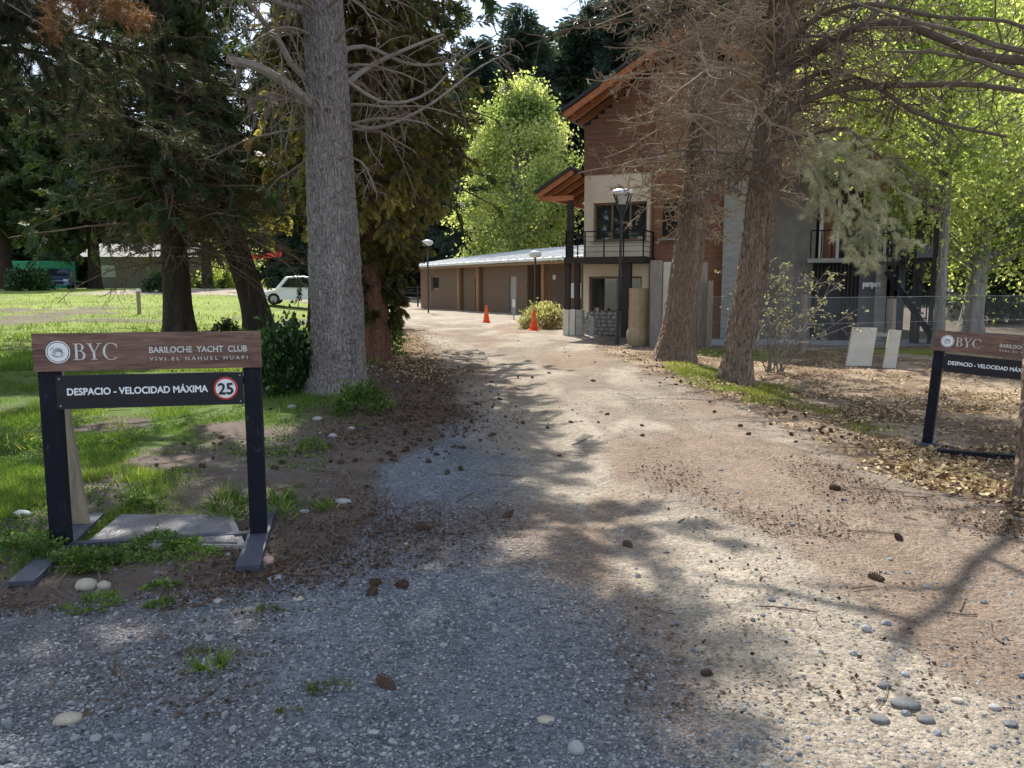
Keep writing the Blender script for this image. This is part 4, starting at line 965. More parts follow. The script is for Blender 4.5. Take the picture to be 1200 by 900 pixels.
# chain link fence
def chainlink():
    t = thing('chain_link_fence', 'galvanised chain link fence on weathered posts in front of the house and stair', 'fence')
    def fx(px, Yd): return pt(px, 335, Yd).x
    nodes = [(834, 20.8, 332), (945, 19.6, 345), (1048, 20.4, 350), (1143, 21.2, 349), (1330, 22.5, 352)]
    pts = []
    for px, Yd, top in nodes: x = fx(px, Yd); pts.append((x, Yd, Hs(x, Yd), pt(px, 349, Yd).z))
    for i, (px, Yd, top) in enumerate(nodes):
        x, y, z0, zt = pts[i]
        if i == 0: continue
        w = [.1, .17, .24, .13, .13][i]; ztop = pt(px, top, Yd).z
        o = MB().tube([(x, y+.1, z0-.2), (x+.01, y+.1, (z0+ztop)/2), (x+(.06 if i == 3 else 0), y+.1, ztop)], [w/2*1.1, w/2, w/2*.95], 9).build('post', M['post_grey'], t)
    allP = []
    for (x0, y0, a0, t0), (x1, y1, a1, t1) in zip(pts, pts[1:]):
        L = math.hypot(x1-x0, y1-y0); hgt = 1.25; n = int((L+hgt)/.075)
        for i in range(n):
            s = i*.075-hgt
            for d in (1, -1):
                sa, sb = s, s+hgt; za, zb_ = (0, 1) if d == 1 else (1, 0)
                ca, cb = max(sa, 0), min(sb, L)
                if cb-ca < .03: continue
                fa = (ca-sa)/hgt; fb = (cb-sa)/hgt
                ha = za+(zb_-za)*fa; hb = za+(zb_-za)*fb
                def at_(s_, h_): f_ = s_/L; return (x0+(x1-x0)*f_, y0+(y1-y0)*f_+.004*d, (a0+(a1-a0)*f_)+.08+h_*hgt)
                allP.append([at_(ca, ha), at_((ca+cb)/2, (ha+hb)/2), at_(cb, hb)])
    P = np.array(allP); V_, F_ = tubes(P, np.full(P.shape[:2], .0028), 3); mb = MB(); mb.add(V_, F_); o = mb.build('wire_mesh', M['galv'], t); o['kind'] = 'stuff'
    mb = MB()
    for (x0, y0, a0, t0), (x1, y1, a1, t1) in zip(pts, pts[1:]):
        for h_ in (.09, .7, 1.34): mb.bar((x0, y0, a0+h_), (x1, y1, a1+h_), .008)
    mb.build('tension_wire', M['galv'], t)
chainlink()
# leaning concrete slabs
def slab(p, label, Yd, th=.10, tilt=-14, rz=0):
    bl, br, tr_, tl = p
    a = pt(*bl, Yd); b = pt(*br, Yd); w = (b-a).length; h = (tl[1]-bl[1])*-Yd/F/math.cos(R(tilt))
    sk = (pt(*tl, Yd).x-a.x)
    o = MB().add([(0, 0, 0), (w, 0, 0), (w, th, 0), (0, th, 0), (sk, 0, h), (sk+w*.96, 0, h*.99), (sk+w*.96, th, h*.99), (sk, th, h)],
                 [[0, 1, 2, 3][::-1], [4, 5, 6, 7], [0, 1, 5, 4], [1, 2, 6, 5], [2, 3, 7, 6], [3, 0, 4, 7]]).build('concrete_slab', M['pale_concrete'])
    bv = o.modifiers.new('b', 'BEVEL'); bv.width = .01; bv.segments = 2
    o.location = (a.x, Yd, Hs(a.x, Yd)-.03); o.rotation_euler = (R(tilt), 0, rz); tag(o, label, 'slab')
    return o
slab([(991, 425), (1019, 427), (1026, 380), (1001, 379)], 'wider pale concrete slab leaning in the leaf litter by the fence', 17.5, .12, -12, R(-12))
slab([(1034, 428), (1048, 429), (1057, 383), (1042, 382)], 'narrower pale concrete slab standing right of the wider one', 17.2, .12, -8, R(-22))
a = pt(1022, 391, 17.7); o = MB().box(0, .44, 0, .10, 0, .08).build('concrete_lintel', M['concrete']); o.location = (a.x, 17.72, a.z-.06); o.rotation_euler = (0, R(1), R(-6))
tag(o, 'short concrete piece bridging the tops of the two leaning slabs', 'lintel')
# weathered half buried boards at the right sign
o = MB().bar((0, 0, 0), (1.5, -.85, .02), .09, .05).build('black_beam', M['black_metal']); x, y = gnd(1098, 527, -.15); o.location = (x, y, Hs(x, y)+.03); tag(o, 'low black steel beam lying in leaves in front of the right sign', 'beam')

# ================================================================ VEHICLES AND FAR LEFT THINGS
def car_profile(L, Hh, kind):
    if kind == 'pickup': return [(0, .35), (.02*L, .62*Hh/1), (.22*L, .66), (.34*L, .92), (.44*L, Hh), (.66*L, Hh), (.70*L, .95), (.70*L, .92), (L, .90), (L, .35)]
    return [(0, .32), (.01*L, .70), (.20*L, .88), (.33*L, Hh*.97), (.45*L, Hh), (.78*L, Hh*.97), (.95*L, .98), (L, .8), (L, .32)]
def car(loc, rz, L, W_, Hh, paint, label, kind='car', rack=False):
    t = thing('parked_car', label, 'car', loc, rz)
    pr = car_profile(L, Hh, kind); n = len(pr); ys = np.array([-1, -.93, .93, 1])*W_/2
    mb = MB(); rows = []
    for y in ys:
        ins = 1 if abs(y) < W_/2*.99 else 0
        row = []
        for (x, z) in pr:
            yy = y*(1-.16*max(0, (z-.95)/(Hh-.95))) if z > .95 else y
            row.append((x+(0 if ins else (.03 if x < L/2 else -.03)), yy, z-(0 if ins else .03)))
        rows.append(row)
    V_ = [p for r_ in rows for p in r_]; F4 = [[i*n+j, i*n+(j+1) % n, (i+1)*n+(j+1) % n, (i+1)*n+j] for i in range(3) for j in range(n)]
    mb.add(V_, F4); mb.F.setdefault(n, []).append(np.array([list(range(n))[::-1], [3*n+j for j in range(n)]])); body = mb.build('body', paint, t)
    mb = MB()
    for i in ((2, 3), (3, 4)):
        pass
    # side glass, front and rear screens
    xs0, xs1 = (.30*L, .62*L) if kind == 'pickup' else (.27*L, .88*L)
    for s in (-1, 1):
        y = s*(W_/2*.985-.0); z0, z1_ = .98, Hh-.12; yy = W_/2*(1-.16*(z1_-.95)/(Hh-.95))+.006
        poly = [(xs0, z0), (xs1, z0), (xs1-.12, z1_), (xs0+.42, z1_)]
        MB().add([(p[0], s*(W_/2*(1-.16*(p[1]-.95)/(Hh-.95))+.008), p[1]) for p in poly], [[0, 1, 2, 3]]).build('side_window', M['glass'], t)
    for (i, j) in (((2, 3), (3, 4))[1:] if False else ((2, 3),)):
        a, b = pr[2], pr[4] if kind == 'pickup' else pr[3]; a2 = (a[0]+(b[0]-a[0])*.2, a[1]+(b[1]-a[1])*.2); b2 = (a[0]+(b[0]-a[0])*.93, a[1]+(b[1]-a[1])*.93)
        nx_, nz_ = -(b[1]-a[1]), (b[0]-a[0]); l_ = math.hypot(nx_, nz_); nx_, nz_ = nx_/l_*.03, nz_/l_*.03
        MB().add([(a2[0]+nx_, -W_*.42, a2[1]+nz_), (a2[0]+nx_, W_*.42, a2[1]+nz_), (b2[0]+nx_, W_*.37, b2[1]+nz_), (b2[0]+nx_, -W_*.37, b2[1]+nz_)], [[0, 1, 2, 3]]).build('windscreen', M['glass'], t)
    for x in (.18*L, .80*L):
        for s in (-1, 1):
            w = MB().tube([(x, s*(W_/2-.22), .33), (x, s*(W_/2+.01), .33)], .33, 18).build('wheel', M['rubber'], t)
            MB().tube([(x, s*(W_/2+.0), .33), (x, s*(W_/2+.02), .33)], .19, 14).build('rim', M['galv'], w)
    for s in (-1, 1): MB().box(-.02, .05, s*W_*.36-.16, s*W_*.36+.16, .62, .76).build('headlight', M['lamp_glass'], t); MB().box(L-.05, L+.01, s*W_*.42-.08, s*W_*.42+.08, .62, .85).build('tail_light', M['red_paint'], t)
    MB().box(-.03, .06, -W_*.28, W_*.28, .40, .60).build('grille', M['rubber'], t)
    if rack:
        for x in (.1*L, .55*L): MB().bar((x+.25, -W_/2*.8, Hh+.12), (x+.25, W_/2*.8, Hh+.12), .05).build('rack_bar', M['black_metal'], t)
    return t
p = pt(306, 352, 46); car((p.x, 46, Hs(p.x, 46)), R(10), 4.4, 1.75, 1.62, M['car_white'], 'white car partly hidden behind the big left trunk')
p = pt(80, 338, 66); car((p.x+.2, 64, Hs(p.x, 65)), R(112), 4.2, 1.75, 1.65, M['car_blue'], 'dark blue car facing the lawn in the far left car park')
p = pt(10, 338, 68); car((p.x-2.5, 68, Hs(p.x, 68)), R(0), 4.3, 1.75, 1.4, M['car_dark'], 'dark car at the far left edge beside the teal container')
t = thing('storage_container', 'teal green storage container behind the parked cars at far left', 'container', (-46, 74, Hs(-46, 74)), R(-4))
MB().box(0, 5, 0, 2.3, 0, 2.5).build('body', M['green_paint'], t)
for i in range(24): MB().box(.1+i*.2, .19+i*.2, -.03, 0, .15, 2.35).build('rib', M['green_paint'], t)
t = thing('far_cabin', 'grey brown cabin with small white window beyond the lawn', 'building', (-45.3, 78, Hs(-40, 78)-.1), R(0))
wall_far = MB().box(4.6, 15, 0, 5, 0, 3.2).build('wall', M['far_wall'] if 'far_wall' in M else M['grey_wood'], t)
f = MB().box(5.9, 7.2, -.06, -.002, 1.2, 2.3).build('window', M['white_paint'], t)
for x in (6.0, 6.6):
    for z_ in (1.28, 1.8): MB().box(x, x+.5, -.08, -.062, z_, z_+.42).build('pane', M['lamp_glass'], f)
MB().add([(4.0, -.8, 3.1), (15.6, -.8, 3.1), (15.6, 2.6, 4.5), (4.0, 2.6, 4.5), (4.0, 6, 3.1), (15.6, 6, 3.1)], [[0, 1, 2, 3], [3, 2, 5, 4]]).build('roof', M['concrete'], t)
# red and white boom near the white car
t = thing('boat_trailer_load', 'long red hull showing above the white car behind the trees', 'boat', (-19.5, 56, Hs(-18, 56)), R(0))
mb = MB(); Ls = np.linspace(0, 1, 12); prof = [(-.45, .42), (-.30, .12), (0, 0), (.30, .12), (.45, .42)]
Vv = [(x*3.6, y*math.sin(math.pi*(.12+.80*(1-x))), 2.15+z*.75+.25*x*x) for x in Ls for y, z in prof]; mb.add(Vv, [[i*5+j, i*5+j+1, (i+1)*5+j+1, (i+1)*5+j] for i in range(11) for j in range(4)])
mb.build('hull', M['red_paint'], t)
for x in (.7, 2.6): MB().bar((x, 0, 0), (x, 0, 2.2), .07).build('trestle', M['black_metal'], t)
# little stake on the lawn
p = gnd(163, 365); x, y = pt(163, 362, 36).x, 36
t = thing('lawn_stake', 'short pale wooden stake with white top standing on the far lawn', 'stake', (x, y, Hs(x, y)))
MB().box(-.07, .07, -.05, .05, -.1, 1.0).build('post', M['old_wood'], t); MB().box(-.075, .075, -.055, .055, 1.0, 1.12).build('cap', M['white_paint'], t)

# ================================================================ TREES
def spline(pts, n):
    pts = np.array(pts, float); t = np.linspace(0, len(pts)-1, n); i = np.minimum(t.astype(int), len(pts)-2); f = (t-i)[:, None]
    p0 = pts[np.maximum(i-1, 0)]; p1 = pts[i]; p2 = pts[i+1]; p3 = pts[np.minimum(i+2, len(pts)-1)]
    return .5*((2*p1)+(-p0+p2)*f+(2*p0-5*p1+4*p2-p3)*f*f+(-p0+3*p1-3*p2+p3)*f**3)
def trunk_mesh(mb, pts, n=120, k=56, amp=.03, fa=6, fz=2.2, seed=1, flare=.35, flare_h=.5, vis=None):
    """pts rows: x, y, z, r (tree-local)"""
    P = spline(pts, max(n, 200)); a = np.arange(k)*2*math.pi/k
    if vis is not None: zt = np.concatenate([np.linspace(P[0, 2], vis, int(n*.86)), np.linspace(vis, P[-1, 2], n-int(n*.86)+1)[1:]])
    else: zt = np.linspace(P[0, 2], P[-1, 2], n)
    P = np.stack([np.interp(zt, P[:, 2], P[:, c]) for c in range(4)], 1)
    zz = P[:, 2:3]; rr = P[:, 3:4]
    ca, sa = np.cos(a)[None], np.sin(a)[None]; ones = np.ones((n, k))
    fl = 1+flare*np.exp(-np.maximum(zz, 0)/flare_h)*(.2+1.6*vnoise(ca*2.3+ones*0+9, sa*2.3+ones*0, ones*seed, s=seed))
    r0 = rr*fl*ones
    tw = zz*.15
    ca2, sa2 = np.cos(a[None]+tw), np.sin(a[None]+tw)
    n1 = fbm(ca2*fa*.5, sa2*fa*.5, zz*fz*ones*.5, s=seed, o=2)
    rid = 1-np.abs(2*fbm(ca2*fa, sa2*fa, zz*fz*ones, s=seed+5, o=3)-1)*2.2
    rid2 = 1-np.abs(2*fbm(ca2*fa*2.3, sa2*fa*2.3, zz*fz*2.6*ones, s=seed+9, o=2)-1)*2
    taper = np.clip(rr/rr.max(), .15, 1)
    w1 = np.abs(2*fbm(ca2*fa, sa2*fa, zz*fz*ones, s=seed+5, o=2)-1); w2 = np.abs(2*fbm(ca2*fa*1.9+7, sa2*fa*1.9, zz*fz*2.1*ones, s=seed+9, o=2)-1)
    if vis is not None:
        rk = np.random.default_rng(seed)
        for _ in range(16):
            t0, z0_, sz_ = rk.uniform(0, 6.28), rk.uniform(.4, vis), rk.uniform(.035, .09); da = np.abs((a[None]-t0+math.pi) % (2*math.pi)-math.pi)*rr
            d2_ = (da/sz_)**2+((zz-z0_)/(sz_*.8))**2; r0 = r0+sz_*.5*np.exp(-d2_)-sz_*.6*np.exp(-d2_*7)
    w3 = fbm(ca2*fa*3.5, sa2*fa*3.5, zz*fz*5*ones, s=seed+11, o=2)
    crack = np.maximum(0, 1-w1/.16)**.8; crack2 = np.maximum(0, 1-w2/.17)**.8
    r = r0+amp*taper*((n1-.5)*1.4-1.0*np.maximum(crack, .6*crack2)+.55*(w3-.5)+.3)
    X_ = P[:, 0:1]+r*ca; Y_ = P[:, 1:2]+r*sa; V_ = np.stack([X_, Y_, zz*ones], -1).reshape(-1, 3)
    i = np.arange(n-1)[:, None]*k; j = np.arange(k)[None]; j2 = (j+1) % k
    mb.add(V_, np.stack([i+j, i+j2, i+k+j2, i+k+j], -1).reshape(-1, 4)); return P
def on_trunk(P, z): return np.array([np.interp(z, P[:, 2], P[:, c]) for c in (0, 1, 3)])
def whorls(P, zs, per, L, elev, azs=None, seed=0):
    S = []; D = []; LL = []
    for z in zs:
        x, y, r = on_trunk(P, z)
        for q in range(per):
            a = rng.uniform(0, 2*math.pi) if azs is None else azs(rng)
            e = math.radians(rng.uniform(*elev)); zz = z+rng.uniform(-.12, .12)
            S.append((x+math.cos(a)*r*.7, y+math.sin(a)*r*.7, zz)); D.append((math.cos(a)*math.cos(e), math.sin(a)*math.cos(e), math.sin(e))); LL.append(L(z)*rng.uniform(.55, 1.1))
    return np.array(S), np.array(D), np.array(LL)
def taper_r(P, r0, r1): n = P.shape[1]; t = np.linspace(0, 1, n)[None]; return np.asarray(r0)[:, None]*(1-t)+r1*t if np.ndim(r0) else np.repeat(r0*(1-t)+r1*t, P.shape[0], 0)
def add_tubes(mb, P, r0, r1, k):
    Rr = taper_r(P, r0, r1); V_, F_ = tubes(P, Rr, k); mb.add(V_, F_)
def along(P, k, t0=.2, t1=1.0):
    m, N, _ = P.shape; idx = np.repeat(np.arange(m), k); t = rng.uniform(t0, t1, m*k)*(N-1)*.999; i = np.minimum(t.astype(int), N-2); f = (t-i)[:, None]
    return P[idx, i]*(1-f)+P[idx, i+1]*f, norm(P[idx, i+1]-P[idx, i])
def foliage(name, proto, pos, D, size, mat, parent, tint=None, up=None):
    n = len(pos); t = rng.random(n) if tint is None else np.clip(tint, 0, 1)
    V_, F_, tt = scatter(*proto, pos, D, rng.uniform(size[0], size[1], n), t, jitter_up=up)
    o = mk(name, V_, F_, mat, parent, attrs={'tint': tt}); o['kind'] = 'stuff'; return o
def clump_tint(p, f=.8, s=1, spread=.22): return fbm(p[:, 0]*f, p[:, 1]*f, p[:, 2]*f, s=s, o=2)*1.5-.25+rng.normal(0, spread*.5, len(p))
SPR = [spray(s) for s in (1, 2, 3)]

def tree_root(name, label, loc, group=None): return thing(name, label, 'tree', loc, 0, group)

# ---- the big grey trunk at left
def big_fir():
    x, y = gnd(400, 470); z0 = Hs(x, y); t = tree_root('fir_tree', 'huge grey furrowed conifer trunk right of the left sign, crown above the picture', (x, y, z0))
    s = lambda px, py, dY=0: pt(px, py, y+dY)-Vector((x, y, z0))
    rows = []
    for px, py, w in [(399, 478, 60), (397, 440, 58), (396, 380, 60), (392, 300, 58), (388, 220, 54), (384, 120, 49), (379, 20, 45)]:
        p = s(px, py); d = math.hypot(y, 0); rows.append((p.x, 0, p.z, w*y/F/2))
    top = rows[-1]; rows = [(rows[0][0], 0, -.3, rows[0][3])]+rows+[(top[0]-.2, .1, 9, .25), (top[0]-.3, .3, 13, .18), (top[0]-.3, .4, 20, .04)]
    mb = MB(); P = trunk_mesh(mb, rows, 460, 150, .026, 6.5, 5.0, 3, .32, .28, 6.2); mb.build('trunk', M['bark_fir'], t, smooth=True)
    # dead lower branches
    mb = MB(); br = []
    def path(pix, r0, r1):
        pp = spline([tuple(s(a, b, c)) for a, b, c in pix], 14); mb.tube(pp, np.linspace(r0, r1, 14), 7, 0); return pp
    A = path([(385, 150, 0), (352, 112, -.3), (330, 95, -.5), (300, 78, -.8), (266, 70, -1.0)], .085, .05)
    B = path([(384, 110, 0), (346, 80, -.2), (325, 45, -.5), (300, 15, -.9), (280, -15, -1.2)], .05, .025)
    B2 = path([(380, 20, 0), (340, 8, -.2), (300, -5, -.6)], .07, .03)
    Cc = path([(382, 118, 0), (350, 118, -.2), (310, 114, -.3), (290, 120, -.4)], .045, .02)
    D_ = path([(398, 105, 0), (430, 80, .2), (470, 60, .2), (520, 40, .5)], .045, .015)
    E_ = path([(398, 60, 0), (430, 55, .2), (480, 75, .4), (525, 72, .6), (548, 50, .6)], .035, .01)
    G_ = path([(400, 90, 0), (450, 120, .2), (500, 110, .3), (540, 70, .6), (590, 35, .9)], .03, .006)
    H_ = path([(400, 140, 0), (440, 150, 0), (500, 125, .2), (560, 80, .5), (600, 60, .8)], .03, .006)
    base = np.array([A, B, B2, Cc, D_, E_, G_, H_])
    o = mb.build('dead_branches', M['twig_grey'], t); o['kind'] = 'stuff'; mb = MB()
    k1, _ = kids(base, 12, .25, .6, .15, 1, (40, 80), .8, 7, 1.3, .22); add_tubes(mb, k1, .010, .005, 4)
    k2, _ = kids(k1, 4, .2, .5, .2, 1, (30, 70), .8, 5, .9, .25); add_tubes(mb, k2, .006, .003, 3)
    o = None; hg, _ = kids(base[:4], 14, .5, 1.1, .25, 1, (50, 100), .8, 10, 3.0, .22); add_tubes(mb, hg, .009, .004, 4); hk, _ = kids(hg, 5, .15, .4, .2, 1, (30, 80), .8, 5, 1.0, .3); add_tubes(mb, hk, .006, .003, 3)
    S, D, L = whorls(P, np.arange(3.2, 8, .30), 3, lambda z: 1.5, (-15, 20)); k0 = grow(S, D, L, 7, .7, .12); add_tubes(mb, k0, .022, .007, 5)
    k1, _ = kids(k0, 8, .2, .5, .2, 1, (40, 80), .7, 5, 1.0, .2); add_tubes(mb, k1, .007, .003, 3)
    k2, _ = kids(k1, 3, .2, .5, .2, 1, (30, 70), .7, 4, .8, .2); add_tubes(mb, k2, .004, .002, 3)
    o = mb.build('dead_twigs', M['twig_mid'], t); o['kind'] = 'stuff'
    # live crown
    S, D, L = whorls(P, np.arange(6.4, 19.5, .42), 6, lambda z: 2.9*(1-(z-6.4)/15)+.5, (-18, 12)); L *= 1-.25*D[:, 0]; k0 = grow(S, D, L, 8, .35, .07)
    mb = MB(); add_tubes(mb, k0, .045, .012, 5); k1, _ = kids(k0, 7, .25, .45, .2, 1, (40, 70), .3, 5, .5, .1); add_tubes(mb, k1, .012, .004, 3); o = mb.build('branches', M['twig_dark'], t); o['kind'] = 'stuff'
    p, d = along(k1, 7, .1); foliage('foliage', SPR[0], p, d+[0, 0, -.25]+rng.normal(0, .3, p.shape), (.22, .42), M['fir_leaf'], t)
big_fir()

def conifer(name, label, px, Yd, mat_bark, leaf, h, r_trunk, zc0, rmax, per=5, dz=.5, droop=.5, nk=7, nf=6, fs=(.3, .5), lean=0.0, group=None, base_x=None, tip=.5, elev=(-15, 15), dead_from=None, density=1.0, mat_twig=None, seed=1, leaf_dir=-.4, top_pix=None, zfun=None, kk=32, amp=.03):
    x = pt(px, 335, Yd).x if base_x is None else base_x; z0 = Hs(x, Yd); t = tree_root(name, label, (x, Yd, z0), group)
    rows = [(0, 0, -.3, r_trunk*1.1), (lean*.05*h, 0, h*.06, r_trunk), (lean*.3*h, 0, h*.3, r_trunk*.8), (lean*.5*h, 0, h*.6, r_trunk*.5), (lean*.5*h, 0, h, .03)]
    mb = MB(); P = trunk_mesh(mb, rows, 150, 56, amp, 4, 1.6, seed, .22, .5, 7); mb.build('trunk', mat_bark, t, smooth=True)
    f = zfun or (lambda z: rmax*(1-((z-zc0)/(h-zc0)))**.75+.3)
    S, D, L = whorls(P, np.arange(zc0, h-.5, dz), per, f, elev); k0 = grow(S, D, L, 7, droop, .08)
    mb = MB(); add_tubes(mb, k0, .05, .012, 5); k1, _ = kids(k0, nk, .25, .5, .15, 1, (35, 75), .45, 5, droop*1.1, .14); add_tubes(mb, k1, .014, .004, 3)
    if dead_from is not None:
        S, D, L = whorls(P, np.arange(*dead_from, .22), 5, lambda z: rmax*.8, (-15, 20)); d0 = grow(S, D, L, 7, .6, .14); add_tubes(mb, d0, .03, .008, 4)
        d1, _ = kids(d0, 10, .2, .45, .1, 1, (35, 80), .8, 5, .5, .22); add_tubes(mb, d1, .011, .005, 3); d2, _ = kids(d1, 4, .25, .55, .1, 1, (30, 75), .8, 4, .3, .22); add_tubes(mb, d2, .006, .003, 3)
    o = mb.build('branches', mat_twig or M['twig_dark'], t); o['kind'] = 'stuff'
    p, d = along(k1, int(nf*density), .05); foliage('foliage', SPR[seed % 3], p, d+[0, 0, leaf_dir]+rng.normal(0, .35, p.shape), fs, leaf, t, clump_tint(p, .7, seed))
    return t
# ---- the reddish cypress behind it
conifer('cypress_tree', 'reddish barked cypress with golden brown hanging sprays right behind the big grey trunk', 440, 15.5, M['bark_red'], M['gold_leaf'], 13, .22, .9, 2.2, 8, .22, .6, 11, 12, (.09, .18), seed=4, elev=(-25, 15), mat_twig=M['twig_dark'],
        zfun=lambda z: np.interp(z, [.9, 2, 3, 4.5, 6, 9, 13], [.45, .75, 1.2, 1.9, 2.0, 1.6, .3]), leaf_dir=-.7)
# dark tree with hanging leafy twigs over it
conifer('conifer_tree', 'tall dark evergreen behind the reddish cypress, its top against the white sky', 425, 20, M['bark_dark'], M['dark_leaf'], 17, .30, 4.2, 3.2, 5, .42, .4, 8, 7, (.2, .38), seed=5, mat_twig=M['twig_dark'])
# ---- the dark pair left
conifer('pine_tree', 'dark straight conifer trunk standing on the lawn just above the left sign', 208, 27, M['bark_dark'], M['dark_leaf'], 19, .44, 3.6, 4.4, 6, .42, .5, 8, 7, (.22, .42), seed=6, lean=-.02, dead_from=(2.4, 8.5), mat_twig=M['twig_brown'])
conifer('pine_tree', 'dark conifer trunk leaning left, between the straight dark trunk and the big grey trunk', 304, 29, M['bark_dark'], M['dark_leaf'], 19, .47, 5.2, 4.2, 5, .44, .4, 8, 6, (.22, .42), seed=7, lean=-.27, dead_from=(3.0, 8.5), mat_twig=M['twig_brown'])
conifer('conifer_tree', 'golden green evergreen behind the leaning dark trunk', 372, 31, M['bark_dark'], M['gold_leaf'], 14, .35, 4.2, 3.8, 6, .42, .5, 8, 7, (.35, .6), seed=8)
conifer('cypress_tree', 'broad deep green cypress with low crown at the far left edge of the lawn', 8, 66, M['bark_dark'], M['fir_leaf'], 19, .5, 4.4, 7.0, 8, .5, .25, 9, 9, (.5, .9), seed=9, elev=(-10, 15))
conifer('cypress_tree', 'deep green cypress between the left edge cypress and the straight dark trunk', 112, 70, M['bark_dark'], M['fir_leaf'], 21, .5, 5.0, 6.5, 8, .5, .25, 9, 9, (.5, .9), seed=10, elev=(-10, 15))
conifer('conifer_tree', 'thin dark trunk rising behind the lawn right of the straight dark trunk', 243, 72, M['bark_dark'], M['dark_leaf'], 24, .45, 5.2, 5.6, 6, .6, .4, 8, 7, (.5, .9), seed=11)
# ---- near pine off the left edge whose olive branches hang into view
def near_pine():
    x, y = -9.0, 12.0; z0 = Hs(x, y); t = tree_root('pine_tree', 'near pine whose olive grey needle branches hang in from the upper left corner', (x, y, z0))
    mb = MB(); P = trunk_mesh(mb, [(0, 0, -.3, .34), (0, 0, 2, .3), (.1, 0, 8, .22), (.1, 0, 17, .04)], 100, 36, .03, 4, 1.6, 12); mb.build('trunk', M['bark_pine'], t, smooth=True)
    S, D, L = whorls(P, np.arange(4.2, 9.5, .33), 3, lambda z: 4.5, (-8, 22), lambda r: r.uniform(-1.1, .9)); S2, D2, L2 = whorls(P, np.arange(5, 16, .5), 5, lambda z: 3.6*(1-(z-5)/13)+.4, (-8, 25))
    k0 = grow(np.concatenate([S, S2]), np.concatenate([D, D2]), np.concatenate([L, L2]), 9, .45, .08)
    mb = MB(); add_tubes(mb, k0, .045, .012, 5); k1, _ = kids(k0, 12, .2, .38, .15, 1, (35, 70), .5, 6, .9, .15); add_tubes(mb, k1, .010, .004, 3); o = mb.build('branches', M['twig_dark'], t); o['kind'] = 'stuff'
    p, d = along(k1, 20, .12); foliage('foliage', needle_tuft(14, 4, .9), p, d+[0, 0, -.15]+rng.normal(0, .3, p.shape), (.12, .20), M['olive_leaf'], t, clump_tint(p, .7, 3))
    q = p[(p[:, 0] > 3.0) & (p[:, 2] > 4.9)]; 
    cl = np.array([list(pt(px, py, 9.5)-Vector((x, y, z0))) for px, py in ((62, 8), (90, 14), (125, 12), (150, 20), (170, 24), (62, 36), (140, 2), (100, 4), (75, -5))])
    pos = np.repeat(cl, 60, 0)+rng.normal(0, .07, (len(cl)*60, 3)); foliage('brown_foliage', needle_tuft(12, 5, 1.2), pos, rng.normal(0, 1, pos.shape)+[0, 0, -.5], (.07, .12), M['brown_leaf'], t)
    st_ = np.array([spline([(.1, 0, 5.6), tuple((np.array([.1, 0, 5.8])+c)/2+[0, 0, .3]), tuple(c)], 8) for c in cl]); mb = MB(); add_tubes(mb, st_, .02, .006, 4); o = mb.build('branches', M['twig_grey'], t); o['kind'] = 'stuff'
near_pine()

